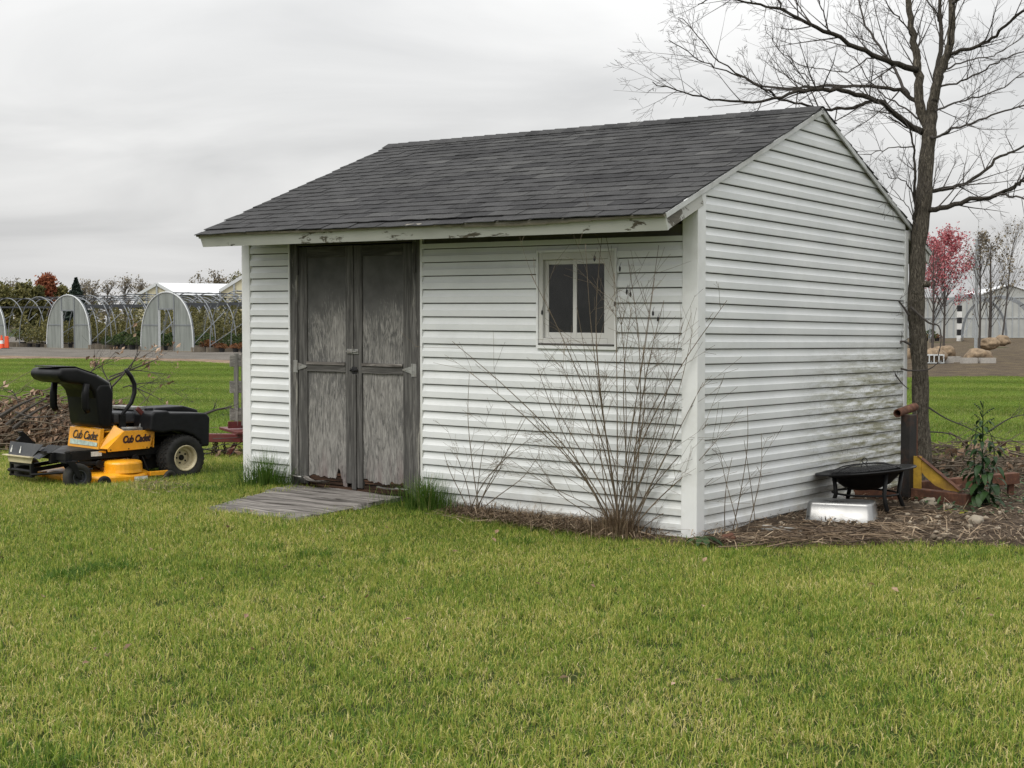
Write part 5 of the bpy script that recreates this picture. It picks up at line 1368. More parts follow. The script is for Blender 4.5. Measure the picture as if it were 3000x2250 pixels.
# tall clumps at both sides of the door, and rank grass along walls
def clump(base, n, hr, spr, label, seed, name='tall_grass_clump', mat=None, lean=.35, w=(.004, .0075), dead=.06):
    R = random.Random(seed); mb = MB()
    for _ in range(n):
        r_ = abs(R.gauss(0, spr)); a = R.uniform(0, 6.283); h = R.uniform(*hr) * (1 - .4 * min(1, r_ / (2.2 * spr))); la = a + R.gauss(0, .6); ln = abs(R.gauss(lean, .3)); ww = R.uniform(*w)
        x, y = base.x + r_ * math.cos(a) * 1.3, base.y + r_ * math.sin(a) * .7
        if in_shed(x, y, .02): continue
        z = -.02; dx, dy = math.cos(la), math.sin(la); sx, sy = -dy * ww / 2, dx * ww / 2; vs = []
        for i in range(5):
            t = i / 4; q = ln * h * t * t; wi = 1 - .85 * t ** 1.5
            vs += [(x + dx * q - sx * wi, y + dy * q - sy * wi, z + h * t * (1 - .30 * ln * t)), (x + dx * q + sx * wi, y + dy * q + sy * wi, z + h * t * (1 - .30 * ln * t))]
        tint = R.uniform(.85, 1) if R.random() < dead else R.uniform(.05, .8)
        mb.add([(v[0] - base.x, v[1] - base.y, v[2]) for v in vs], [(2 * i, 2 * i + 1, 2 * i + 3, 2 * i + 2) for i in range(4)], tint)
    o = mb.build(name, mat or M['tallgrass'], fix=False); o.location = (base.x, base.y, ground_z(base.x, base.y)); return o
def wall_pt(u, off, z=0): p = shed_world(u, -off, 0); return Vector((p.x, p.y, 0))
o = clump(wall_pt(4.38, .16), 900, (.12, .44), .16, None, 1); tag(o, 'tall green grass clump against the wall left of the grey door', 'grass clump')
o = clump(wall_pt(2.48, .17), 950, (.12, .42), .165, None, 2); tag(o, 'tall green grass clump against the wall right of the grey door', 'grass clump')
def straw_bits(mb, R, n, xy, zr, ln, wd, flat=.25, mode=None):
    for _ in range(n):
        x, y = xy(R); z = R.uniform(*zr); L_ = R.uniform(*ln); a = R.uniform(0, 6.283); e = R.gauss(0, flat); w = R.uniform(*wd)
        d = Vector((math.cos(a) * math.cos(e), math.sin(a) * math.cos(e), math.sin(e))); s = Vector((-math.sin(a), math.cos(a), R.uniform(-.5, .5))) * w / 2; c = Vector((x, y, z)); b = Vector((0, 0, R.uniform(-.1, .15) * L_))
        mb.add([c - d * L_ / 2 - s, c - d * L_ / 2 + s, c + s + b, c - s + b, c + d * L_ / 2], [(0, 1, 2, 3), (3, 2, 4)], R.random())
Rl = random.Random(77)
# dry thatch along the front wall between clump and shrub
mb = MB()
def along_front(R):
    u = R.uniform(.75, 2.25); off = abs(R.gauss(0, .16)) + .02; p = shed_world(u, -off, 0); return p.x, p.y
straw_bits(mb, Rl, 2600, along_front, (.02, .10), (.08, .26), (.003, .006), .35)
for _ in range(160):
    u = Rl.uniform(1.3, 2.2); off = abs(Rl.gauss(0, .1)) + .03; p = shed_world(u, -off, 0); blade(mb, p.x, p.y, .02, Rl.uniform(.10, .22), .005, Rl.uniform(0, 6.28), Rl.uniform(.3, 1.2), Rl.random(), Rl)
tag(mb.build('dry_grass_thatch', M['straw'], fix=False), 'flattened tan dead grass along the foot of the front wall', kind='stuff')
o = clump(SB + Vector((-.03, -.06, 0)), 900, (.14, .34), .13, None, 5, 'dead_stalk_clump', M['straw'], .3, (.004, .008), .2); tag(o, 'brown clump of dead stalks around the base of the tall leafless shrub', 'stalk clump')
# stalks and leaf litter over the bed
mb = MB()
def over_bed(R):
    while True:
        x, y = R.uniform(-.4, 6.8), R.uniform(10.1, 15.5)
        if R.random() > (1.0 if y < 11.6 else .45): continue
        if bed_d(x, y) > -.08 and not in_shed(x, y, -.02): return x, y
straw_bits(mb, Rl, 6500, over_bed, (.03, .075), (.04, .20), (.003, .008), .3)
tag(mb.build('stalk_litter', M['straw'], fix=False), 'tan straw and broken stalks strewn over the soil bed', kind='stuff')
mb = MB()
def before_gable(R):
    v = R.uniform(-.2, 2.2); off = R.uniform(.15, 1.0); p = shed_world(-off, v, 0); return p.x + R.uniform(0, .5), p.y - R.uniform(0, .25)
for _ in range(420):
    x, y = before_gable(Rl); a = Rl.gauss(-.1, .85); L_ = Rl.uniform(.12, .5); z = Rl.uniform(.035, .07)
    if 2.1 < x < 3.3 and 10.92 < y < 11.9: continue
    d = Vector((math.cos(a), math.sin(a), Rl.gauss(0, .05))); c = Vector((x, y, z)); b = Vector((0, 0, Rl.uniform(-.02, .03)))
    if bed_d(x, y) < .0: continue
    mb.tube([c - d * L_ / 2, c + b, c + d * L_ / 2], [.004, .0045, .002], 4, caps=False, col=Rl.uniform(.0, .7))
tag(mb.build('stalk_windrow', M['straw'], fix=False), 'swath of cut brown stalks lying before the steel pan', kind='stuff')
# low green ground cover in the bed behind
mb = MB()
for _ in range(1700):
    while True:
        x, y = Rl.uniform(3.6, 7.0), Rl.uniform(11.6, 16)
        if bed_d(x, y) > -.1 and not in_shed(x, y, .1): break
    h = Rl.uniform(.03, .16); leafmesh(mb, Vector((x, y, .03 + h * .3)), Vector((Rl.uniform(-1, 1), Rl.uniform(-1, 1), .5)), Rl.uniform(.04, .10), Rl.uniform(.01, .024), Rl, .2, Rl.uniform(.2, 1), .6)
tag(mb.build('ground_cover_weeds', M['weed'], fix=False), 'low green weeds among the sticks behind the stand', kind='stuff')

# ---------------------------------------------------------------- brush piles
def brush(name, c, size, n_tw, n_lf, seed, label, lr=(.4, 1.3), hgt=.55, tm='twig'):
    R = random.Random(seed); mb = MB()
    def hump(x, y): return hgt * max(0, 1 - (x / size[0]) ** 2 - (y / size[1]) ** 2) ** .7 * (.72 + .55 * mnoise.noise(Vector((x * 1.4, y * 1.4, seed))))
    for _ in range(n_tw):
        while True:
            x, y = R.uniform(-1, 1) * size[0], R.uniform(-1, 1) * size[1]
            if hump(x, y) > .02: break
        z = R.uniform(.05, 1.05) * hump(x, y); a = R.gauss(.2, .7); L_ = R.uniform(*lr) * R.uniform(.5, 1); r_ = R.uniform(.003, .011)
        d = Vector((math.cos(a), math.sin(a), R.gauss(0, .22))).normalized(); p = Vector((x, y, z)); P = [p - d * L_ / 2]; dd = d.copy()
        for i in range(4): dd = (dd + Vector((R.gauss(0, .12), R.gauss(0, .12), R.gauss(0, .1)))).normalized(); P.append(P[-1] + dd * L_ / 4)
        for q in P: q.z = max(q.z, .01)
        mb.tube(P, [r_, r_ * .85, r_ * .7, r_ * .5, r_ * .25], 4, caps=False)
        if R.random() < .5: grow(mb, P[2], dd + Vector((0, 0, .3)), L_ * .35, r_ * .5, 1, R)
    base = empty(name, (c[0], c[1], ground_z(c[0], c[1])), 0, label, 'brush pile')
    tag(mb.build('twigs', M[tm], base), kind='stuff')
    lf = MB()
    for _ in range(n_lf):
        while True:
            x, y = R.uniform(-1, 1) * size[0] * .95, R.uniform(-1, 1) * size[1] * .95
            if hump(x, y) > .03: break
        z = hump(x, y) * R.uniform(.3, 1.0); s = R.uniform(.025, .065); n_ = Vector((R.gauss(0, 1), R.gauss(0, 1), R.gauss(0, 1))).normalized(); t = n_.orthogonal().normalized() * s; b = n_.cross(t) * .6; p = Vector((x, y, z))
        lf.add([p - t, p + b + n_ * s * .3, p + t, p - b + n_ * s * .3], [(0, 1, 2, 3)], R.random())
    if n_lf: tag(lf.build('dead_leaves', M['deadleaf'], base, fix=False), kind='stuff')
    return base
bp1 = brush('brush_pile', (-5.95, 17.7), (1.75, 1.0), 620, 6200, 11, 'heap of dead branches and brown leaves on the lawn behind the mower', (.5, 1.7), .72, 'shrubtwig')
bp2 = brush('brush_pile', (5.2, 15.0), (1.5, .9), 420, 500, 12, 'heap of thin grey sticks behind the rusty stand at the tree', (.4, 1.4), .46, 'shrubtwig')
bp3 = brush('brush_pile', (-2.75, 16.1), (.75, .4), 26, 30, 14, 'few loose dead twigs around the maroon trailer tongue', (.4, 1.0), .42)
Rb = random.Random(31)
def dead_branch(pxs, dep, r0, label, leaves=0, spread=.5, lvl=2, kids=(3, 5), group=None):
    P = [at_depth(px, py, dep) for px, py in pxs]; o0 = P[0].copy(); mb = MB(); P = smooth_path([p - o0 for p in P], 4); m = len(P); rad = [r0 * (1 - .8 * i / (m - 1)) for i in range(m)]; nodes = []
    e = empty('dead_branch', o0, 0, label, 'branch', group)
    mb.tube(P, rad, 6)
    for j in range(Rb.randint(3, 6)):
        i = Rb.randrange(2, m - 1); t = (P[i + 1] - P[i]).normalized(); ax = t.orthogonal(); ax.rotate(Matrix.Rotation(Rb.uniform(0, 6.283), 3, t)); nd = t.copy(); nd.rotate(Matrix.Rotation(Rb.uniform(.5, .9), 3, ax)); grow(mb, P[i], nd, Rb.uniform(.15, .45) * spread * 2, rad[i] * .6, lvl - 1, Rb, nodes=nodes)
    mb.build('stem', M['twig'], e)
    if leaves:
        lf = MB()
        for _ in range(leaves):
            p, d = Rb.choice(nodes) if nodes and Rb.random() < .7 else (P[Rb.randrange(m // 2, m)], None); p = p + Vector((Rb.gauss(0, .03), Rb.gauss(0, .03), Rb.gauss(0, .03))); s = Rb.uniform(.02, .045); n_ = Vector((Rb.gauss(0, 1), Rb.gauss(0, 1), Rb.gauss(0, 1))).normalized(); t = n_.orthogonal().normalized() * s; b = n_.cross(t) * .55
            lf.add([p - t, p + b + n_ * s * .3, p + t, p - b + n_ * s * .3], [(0, 1, 2, 3)], Rb.uniform(.35, 1))
        lf.build('dead_leaves', M['deadleaf'], e, fix=False)
GB = 'branches poking out of the brush pile'
LB = 'leafless branch sticking out of the brush heap behind the mower'
for pxs, r0, lv in (([(300, 1160), (350, 1110), (390, 1060), (410, 1030)], .016, 14), ([(310, 1120), (380, 1085), (430, 1065), (465, 1050)], .016, 20), ([(320, 1105), (380, 1085), (440, 1090), (500, 1098)], .010, 4), ([(250, 1110), (275, 1080), (288, 1062)], .010, 0), ([(255, 1095), (310, 1065), (380, 1040)], .007, 0), ([(330, 1140), (300, 1080), (305, 1055)], .010, 30), ([(380, 1130), (430, 1150), (480, 1175)], .010, 3), ([(60, 1200), (40, 1150), (8, 1140)], .010, 10), ([(360, 1135), (400, 1125), (455, 1120), (500, 1118)], .009, 5)):
    dead_branch(pxs, 17.3 + Rb.uniform(-.3, .3), r0, LB, lv, group=GB)
dead_branch([(45, 1208), (95, 1222), (140, 1220), (195, 1214)], 16.5, .012, 'long pale tan stick lying across the front of the brush heap', 0, .15)
for k, (a, b) in enumerate((((20, 1245), (140, 1165)), ((40, 1255), (150, 1180)), ((0, 1220), (120, 1160)))):
    dead_branch([a, ((a[0] + b[0]) / 2, (a[1] + b[1]) / 2 - 6), b], 16.9, .03, 'thick dark log end buried in the brush heap behind the mower', 0, .1, 1, group='log ends in the brush pile')
dead_branch([(595, 1215), (635, 1200), (680, 1192)], 16.0, .022, 'gnarled dead limb resting on the maroon trailer tongue', 0, .3)
for pxs in ([(2715, 1190), (2770, 1225), (2830, 1250), (2890, 1275), (3010, 1300)], [(2700, 1265), (2780, 1270), (2850, 1300)], [(2895, 1265), (2960, 1225), (3020, 1212)]):
    dead_branch(pxs, 14.6, .010, 'dark leafless branch arching over the stick heap by the tree', 0, .3, group='branches on the stick heap')
# dark dried pods hanging on the tall shrub, and a white pipe end by the brush heap
pods = MB()
for px, py in ((1742, 757), (1816, 788), (1588, 915), (1836, 855), (1847, 862), (1802, 890), (1928, 935), (1997, 955), (1913, 918)):
    p = at_depth(px, py, 10.72 + (0.12 if px < 1700 else 0)); pods.blob(p - SB, (.010, .008, .024), px, .3, 1); pods.tube([p - SB + Vector((0, 0, .02)), p - SB + Vector((.01, 0, .05))], .0015, 4)
shr = [o for o in bpy.data.objects if o.name == 'bare_shrub'][0]
pods.build('dry_pods', M['black'], shr)
wp = MB(); a_, b_ = at_depth(142, 1288, 16.0), at_depth(184, 1281, 15.9); wp.tube([Vector((0, 0, 0)), b_ - a_], .032, 12); o = wp.build('white_pipe', M['white'], smooth=True); o.location = (a_.x, a_.y, ground_z(a_.x, a_.y) + .035); tag(o, 'short white plastic pipe lying in the grass behind the mower', 'pipe')

peb = MB()
for _ in range(420):
    while True:
        x, y = Rl.uniform(1.7, 5.6), Rl.uniform(10.3, 12.9)
        if bed_d(x, y) > .05 and not in_shed(x, y, .12): break
    r_ = abs(Rl.gauss(.012, .008)) + .006; peb.blob((x, y, .045), (r_, r_ * .8, r_ * .6), Rl.random() * 50, .4, 1, col=Rl.random())
M['pebble'] = mat_leafy('pebble', [(0, (.09, .07, .05)), (.5, (.2, .165, .12)), (1, (.36, .31, .24))], 0.0, 1.0, .9)
tag(peb.build('pebbles', M['pebble']), 'small tan pebbles and clods scattered over the soil bed', kind='stuff')

fl_ = MB()
for k in range(110):
    if k < 60: x, y = Rl.uniform(-3.5, 4.5), Rl.uniform(6.0, 11.5)
    else: x, y = Rl.uniform(-7, -2.4), Rl.uniform(13.5, 18.5)
    if in_shed(x, y, .1) or in_ramp(x, y): continue
    s = Rl.uniform(.014, .03); n_ = Vector((Rl.gauss(0, .5), Rl.gauss(0, .5), 1)).normalized(); t = n_.orthogonal().normalized() * s; t.rotate(Matrix.Rotation(Rl.uniform(0, 6), 3, n_)); b = n_.cross(t) * .6; p = Vector((x, y, ground_z(x, y) + Rl.uniform(.02, .045)))
    fl_.add([p - t, p + b + n_ * s * .3, p + t, p - b + n_ * s * .3], [(0, 1, 2, 3)], Rl.uniform(.4, 1))
tag(fl_.build('fallen_leaves', M['deadleaf'], fix=False), 'few tan fallen leaves lying on the lawn', kind='stuff')
mb = MB()
def clip_patch(R):
    p = on_level(R.gauss(480, 55), R.gauss(1432, 9), .11); return p.x, p.y
straw_bits(mb, Rl, 700, clip_patch, (.125, .16), (.04, .14), (.003, .006), .2)
tag(mb.build('dry_clippings', M['straw'], fix=False), 'patch of tan dry clippings on the grass beside the mower', kind='stuff')
# ---------------------------------------------------------------- nursery on the left: hoop houses
def mat_poly(name, col, transp=.18):
    m, nt, b = new_mat(name); t = NT(nt)
    st = t.noise(t.coord('Object', scale=(1, 1, .12)), 5, 4, .6)
    c = t.ramp(st, [(.3, tuple(x * .62 for x in col)), (.72, col)])
    t.link(c, b.inputs['Base Color']); setp(b, rough=.35, spec=.4)
    tl = t.n('ShaderNodeBsdfTranslucent'); t.link(c, tl.inputs['Color']); tr = t.n('ShaderNodeBsdfTransparent')
    m1 = t.n('ShaderNodeMixShader'); m1.inputs[0].default_value = .4; t.link(b.outputs[0], m1.inputs[1]); t.link(tl.outputs[0], m1.inputs[2])
    m2 = t.n('ShaderNodeMixShader'); m2.inputs[0].default_value = transp; t.link(m1.outputs[0], m2.inputs[1]); t.link(tr.outputs[0], m2.inputs[2])
    t.link(m2.outputs[0], [x for x in nt.nodes if x.type == 'OUTPUT_MATERIAL'][0].inputs[0]); return m
M['polyend'] = mat_poly('twinwall_panel', (.43, .46, .43))
HW, HH = 2.3, 3.0                                   # half width, height of an arch
def arch(t):                                          # t -1..1 -> (y, z)
    a = t * math.pi / 2; return HW * math.sin(a) ** 1 if abs(t) < 1 else HW * t, HH * max(0, math.cos(a)) ** .72
def arch_pts(n=22, s=1.0): return [(arch(-1 + 2 * i / n)[0] * s, arch(-1 + 2 * i / n)[1] * s) for i in range(n + 1)]
def hoop_house(loc, rz, label, covered=True, nh=15, sc=1.0, gap=1.25):
    h = empty('hoop_house', loc, rz, label, 'greenhouse', 'hoop houses in the nursery'); h.scale = (sc, sc, sc)
    hp = MB(); hp.tube([Vector((0, y, z)) for y, z in arch_pts()], .026, 5); hoop = None
    for i in range(nh):
        if hoop is None: hoop = hp.build('hoop', M['hoop'], h); o = hoop
        else: o = hoop.copy(); COL.objects.link(o)
        o.parent = h; o.location = (.05 + i * gap, 0, 0)
    for y, z in (arch(0), arch(-.45), arch(.45)):
        mb = MB(); mb.bar((0, y, z - .03), (gap * (nh - 1) + .1, y, z - .03), .06, .06); mb.build('purlin', M['purlin'], h)
    for s in (-1, 1):
        mb = MB(); mb.box((gap * (nh - 1) / 2, s * HW, .12), (gap * (nh - 1) + .3, .05, .28)); mb.build('base_board', M['baseboard'], h)
        mb = MB(); mb.bar((0, s * HW * .96, .35), (gap * 2, s * HW * .62, 2.05), .03, .03); mb.build('brace', M['hoop'], h)
    if covered:
        dw, dh = .66, 2.15; ap = arch_pts(40)
        def cut(lo, hi, zlo):
            top = [(y, z) for y, z in ap if lo <= y <= hi]
            def za(y): return HH * max(0, math.cos(math.asin(max(-1, min(1, y / HW))))) ** .72
            return [(lo, zlo)] + [(lo, max(zlo, za(lo)))] + top + [(hi, max(zlo, za(hi)))] + [(hi, zlo)]
        for lo, hi, zl, nm in ((-HW, -dw - .03, .02, 'end_panel'), (dw + .03, HW, .02, 'end_panel'), (-dw, dw, dh + .03, 'end_panel')):
            pg = cut(lo, hi, zl); out = [pg[0]]
            for q in pg[1:]:
                if math.hypot(q[0] - out[-1][0], q[1] - out[-1][1]) > 1e-4: out.append(q)
            mb = MB(); mb.prism(out, lambda a, b, d: Vector((d, a, b)), -.012, .0); mb.build(nm, M['polyend'], h)
        mb = MB()
        for s in (-1, 1): mb.bar((-.02, s * (dw + .015), 0), (-.02, s * (dw + .015), 2.95), .06, .06, (0, 1, 0))
        mb.bar((-.02, -dw, dh), (-.02, dw, dh), .05, .06); mb.bar((-.02, -HW * .96, 1.35), (-.02, -dw - .05, 1.35), .04, .05); mb.bar((-.02, dw + .05, 1.35), (-.02, HW * .96, 1.35), .04, .05)
        mb.build('door_frame', M['hoop'], h)
        mb = MB(); mb.bar((-.05, dw - .09, .05), (-.05, dw - .09, 2.1), .10, .03, (0, 1, 0)); mb.build('open_door', M['hoopwhite'], h)
        mb = MB(); mb.tube([Vector((-.03, y, z)) for y, z in arch_pts(30)], .032, 6); mb.build('edge_trim', M['hoopwhite'], h)
        mb = MB(); mb.box((-.06, 0, .02), (.3, 2 * HW + .2, .08)); mb.build('footing', M['baseboard'], h)
    return h
row0, rowd = Vector((-24.6, 79.0)), Vector((7.3, -7.6))
hz_ang = math.atan2(.735, .68)
names = {-1: 'hoop house with a clear end wall behind the orange traffic cone', 0: 'hoop house with a clear end wall below the orange autumn tree', 1: 'hoop house with clear end wall and open door nearest the shed corner post', 2: 'hoop house end wall half hidden behind the white corner post'}
for k in (-1, 0, 1, 2):
    p = row0 + rowd * k; hoop_house((p.x, p.y, ground_z(p.x, p.y)), hz_ang, names[k], sc=1.0)
for k in (-.5, .5, 1.5):                              # uncovered frames between them
    p = row0 + rowd * k + Vector((.5, .6)); hoop_house((p.x, p.y, ground_z(p.x, p.y)), hz_ang, 'bare open hoop frame standing between the clear-ended hoop houses', covered=False, nh=14)
# potted stock
def shrub_mesh(seed, h, w, nl, ls):
    R = random.Random(seed); mb = MB()
    for _ in range(nl):
        a = R.uniform(0, 6.283); z = R.uniform(.12, 1) * h; r_ = w * math.sqrt(R.random()) * math.sin(math.pi * min(.97, z / h * .85 + .12)) * R.uniform(.7, 1.15)
        p = Vector((r_ * math.cos(a), r_ * math.sin(a), z + .2)); n_ = Vector((R.gauss(0, 1), R.gauss(0, 1), R.gauss(0, 1))).normalized(); t = n_.orthogonal().normalized() * ls * R.uniform(.6, 1.3); b = n_.cross(t) * .55
        mb.add([p - t, p + b, p + t, p - b], [(0, 1, 2, 3)], R.random())
    return mb
LEAF = {'olive': mat_leafy('olive_shrub_leaf', [(0, (.045, .048, .016)), (.5, (.135, .13, .045)), (1, (.27, .24, .09))], .25, .3),
        'green': mat_leafy('dark_green_shrub_leaf', [(0, (.012, .028, .008)), (.5, (.035, .065, .018)), (1, (.10, .13, .035))], .25, .3),
        'rust': mat_leafy('rust_shrub_leaf', [(0, (.05, .022, .010)), (.5, (.16, .065, .025)), (1, (.32, .15, .06))], .25, .3),
        'red': mat_leafy('red_maple_leaf', [(0, (.20, .035, .05)), (.5, (.48, .12, .14)), (1, (.68, .32, .33))], .35, .3),
        'orange': mat_leafy('orange_leaf', [(0, (.12, .03, .016)), (.5, (.26, .075, .035)), (1, (.38, .15, .075))], .3, .2),
        'spruce': mat_leafy('spruce_needle', [(0, (.010, .018, .014)), (.6, (.028, .045, .036)), (1, (.06, .08, .06))], .1, .3),
        'brown': mat_leafy('brown_sparse_leaf', [(0, (.10, .085, .062)), (.5, (.18, .15, .105)), (1, (.28, .23, .14))], .2, .2)}
protos = {}
for nm, h, w, nl, ls, mt in (('olive', 1.35, .50, 620, .06, 'olive'), ('green', .60, .50, 480, .05, 'green'), ('rust', .30, .42, 300, .045, 'rust'), ('tall', 2.1, .50, 560, .055, 'olive')):
    protos[nm] = (shrub_mesh(hash(nm) % 97 if False else len(nm) * 7, h, w, nl, ls), mt)
PL = {'olive': 'olive green potted shrub in a nursery row', 'green': 'low dark green potted shrub in a nursery row', 'rust': 'low rusty orange potted plant in a nursery row', 'tall': 'tall loose yellow green potted shrub in a nursery row'}
built = {}
def potted(kind, loc, rz, s):
    if kind not in built:
        e = empty('potted_shrub', loc, rz, PL[kind], 'shrub', 'potted plants: ' + kind); protos[kind][0].build('foliage', LEAF[protos[kind][1]], e, fix=False)
        pm = MB(); pm.lathe([(.13, 0), (.17, .24), (.18, .26), (.15, .26)], 12); pm.build('pot', M['pot'], e); built[kind] = e
    else: e = copy_tree(built[kind])
    e.location = loc; e.rotation_euler = (0, 0, rz); e.scale = (s, s, s)
Rp = random.Random(17)
du = Vector((math.cos(hz_ang), math.sin(hz_ang))); dv = rowd.normalized()
for k in (-1, 0, 1):
    for j in range(7):
        for i in range(9):
            q = row0 + rowd * k + dv * (2.3 + j * .98) + du * (1.2 + i * 1.25 + Rp.uniform(-.2, .2))
            if k == -1: kind = 'tall' if i > 3 and Rp.random() < .6 else 'olive'
            elif k == 0: kind = 'green' if i < 3 else Rp.choice(('olive', 'tall', 'tall'))
            else: kind = 'rust' if i < 1 else ('green' if i < 6 else 'olive')
            if q.x > -8.5: continue
            potted(kind, (q.x, q.y, ground_z(q.x, q.y)), Rp.uniform(0, 6), Rp.uniform(.85, 1.25))
# cones
def cone(px, py, h, label, band):
    p = on_level(px, py, .2); e = empty('traffic_cone', (p.x, p.y, ground_z(p.x, p.y)), 0, label, 'cone'); mb = MB(); mb.box((0, 0, .02), (h * .5, h * .5, .04)); mb.build('base', M['orange'], e)
    mb = MB(); mb.lathe([(h * .2, .04), (h * .04, h)], 16); mb.build('body', M['orange'], e)
    if band:
        mb = MB(); mb.lathe([(h * .145, h * .38), (h * .105, h * .62)], 16); mb.build('band', M['white'], e)
cone(5, 1022, .78, 'orange traffic cone with a white band before the hoop house', True)
p = on_level(20, 1022, .2); e = empty('marker_post', (p.x, p.y, ground_z(p.x, p.y)), 0, 'plain orange channel post standing right beside the traffic cone', 'post')
mb = MB(); mb.box((0, 0, .03), (.5, .4, .05)); mb.build('base', M['black'], e); mb = MB(); mb.prism([(-.12, .05), (.12, .05), (.09, .72), (-.09, .72)], lambda a, b, d: Vector((a, d, b)), -.08, .08); mb.build('body', M['orange'], e, bevel=.02)
# ---------------------------------------------------------------- white-roofed greenhouse range behind
gx0, gx1, gy = -39.0, -20.0, 150.0
gh = empty('greenhouse_range', (-36, 150, 0), 0, 'large cream greenhouse with white roofs and pointed gables behind the hoop houses', 'greenhouse')
def GP(px, py, y): return at_depth(px, py, y) - Vector((-36, 150, 0))
for (xa, xp, xb, yp, ye, dep) in ((400, 460, 520, 832, 866, 150), (645, 728, 810, 800, 852, 138)):
    A, Pk, B = GP(xa, ye, dep), GP(xp, yp, dep), GP(xb, ye, dep)
    back = Vector((34, 18, 0)) if dep == 150 else Vector((30, 14, 0))
    mb = MB(); mb.add([Vector((A.x, A.y, 0)), A, Pk, B, Vector((B.x, B.y, 0))], [(0, 1, 2, 3, 4)]); mb.add([Vector((A.x, A.y, 0)), A, A + back, Vector((A.x, A.y, 0)) + back], [(0, 1, 2, 3)]); mb.build('end_wall', M['cream'], gh)
    up_ = Vector((0, 0, .12)); mb = MB()
    for Q0, Q1 in ((A, Pk), (Pk, B)):
        mb.add([Q0, Q1, Q1 + back, Q0 + back, Q0 + up_, Q1 + up_, Q1 + back + up_, Q0 + back + up_], [(0, 1, 2, 3), (4, 7, 6, 5), (0, 4, 5, 1), (1, 5, 6, 2), (2, 6, 7, 3), (3, 7, 4, 0)])
    mb.build('roof', M['roofwhite'], gh)
    for f in (.0, .25, .5, .75, 1.0):
        x = A.x + (B.x - A.x) * f; z = A.z + (Pk.z - A.z) * (1 - abs(2 * f - 1)); mb = MB(); mb.bar((x, A.y - .1, 0), (x, A.y - .1, z), .18, .12, (0, 1, 0)); mb.build('post', M['pole'], gh)
    mb = MB(); mb.bar(A + Vector((0, -.15, 0)), Pk + Vector((0, -.15, 0)), .15, .3); mb.bar(Pk + Vector((0, -.15, 0)), B + Vector((0, -.15, 0)), .15, .3); mb.build('edge_trim', M['hoopwhite'], gh)
# ---------------------------------------------------------------- far trees on the left
M['fartwig'] = mat_plain('far_bare_wood', (.13, .115, .10), .9, var=.2, scale=.5, bump=0)
def far_tree(px, top, wpx, dep, kind, label, seed, base_py=None, trunk_h=.25, group='trees behind the nursery', leaves=900, ls=.32, name='far_tree'):
    R = random.Random(seed); c = at_depth(px, 940, dep); tp = at_depth(px, top, dep); h = tp.z; w = wpx / F_PX * dep / 2
    e = empty(name, (c.x, dep, 0), 0, label, 'tree', group)
    tw = MB(); tw.tube([Vector((0, 0, -.2)), Vector((R.uniform(-.1, .1), 0, h * .45)), Vector((R.uniform(-.2, .2), 0, h * .93))], [h * .022 + .05, h * .015 + .03, .03], 7)
    nodes = []
    if kind != 'spruce':
        for j in range(26):
            z = h * R.uniform(trunk_h, .78); a = R.uniform(0, 6.283); grow(tw, Vector((0, 0, z)), Vector((math.cos(a) * w, math.sin(a) * w, h * .35)), R.uniform(.35, .6) * max(w, h * .35), .05 + h * .004, 2, R, up=.10, wig=.14, kids=(4, 6), ratio=(.4, .65), sides=(3, 3, 4), nodes=nodes)
    tw.build('trunk', M['fartwig'], e)
    if leaves:
        lf = MB()
        for _ in range(leaves):
            if kind == 'spruce':
                z = R.uniform(.04, 1) ; rad = 2.6 * w * (1.0 - z ** .9) * (.75 + .35 * ((z * 9) % 1)) * math.sqrt(R.uniform(.3, 1)); a = R.uniform(0, 6.283); p = Vector((rad * math.cos(a), rad * math.sin(a), z * h)); s = ls
            else:
                q, d = R.choice(nodes); p = q + Vector((R.gauss(0, 1), R.gauss(0, 1), R.gauss(0, 1))) * (.10 * w + .1)
                s = ls * R.uniform(.6, 1.3)
                if p.z > h * 1.02: p.z = h * R.uniform(.8, 1)
            n_ = Vector((R.gauss(0, 1), R.gauss(0, 1), R.gauss(0, 1))).normalized(); t = n_.orthogonal().normalized() * s; b = n_.cross(t) * .6
            lf.add([p - t, p + b, p + t, p - b], [(0, 1, 2, 3)], R.random())
        lf.build('crown', LEAF[kind], e, fix=False)
far_tree(139, 793, 84, 215, 'orange', 'far rounded tree in orange red autumn colour', 1, leaves=4200, ls=.24)
far_tree(224, 815, 58, 190, 'spruce', 'far dark green conifer beside the orange tree', 2, leaves=5200, ls=.26)
for i, (px, tp, w) in enumerate(((15, 828, 80), (70, 822, 90), (115, 838, 70), (172, 826, 70))): far_tree(px, tp, w, 205 + i * 4, 'olive', 'far bushy olive tree below the orange autumn tree', 10 + i, leaves=4200, ls=.28, trunk_h=.05, group='olive trees behind the nursery')
for i, (px, tp, w) in enumerate(((275, 818, 60), (318, 806, 80), (368, 801, 90), (418, 806, 70), (450, 822, 60), (30, 808, 90), (250, 812, 50))): far_tree(px, tp, w, 220 + i * 3, 'brown', 'far nearly bare brown tree on the skyline behind the hoop houses', 30 + i, leaves=700, ls=.15, group='bare trees behind the nursery')
for i, (px, tp, w) in enumerate(((590, 794, 90), (640, 784, 110), (690, 792, 90), (560, 812, 60))): far_tree(px, tp, w, 210 + i * 3, 'olive' if i == 2 else 'brown', 'far thin brown crowned tree above the white greenhouse roof', 50 + i, leaves=1300, ls=.16, group='trees above the greenhouse')
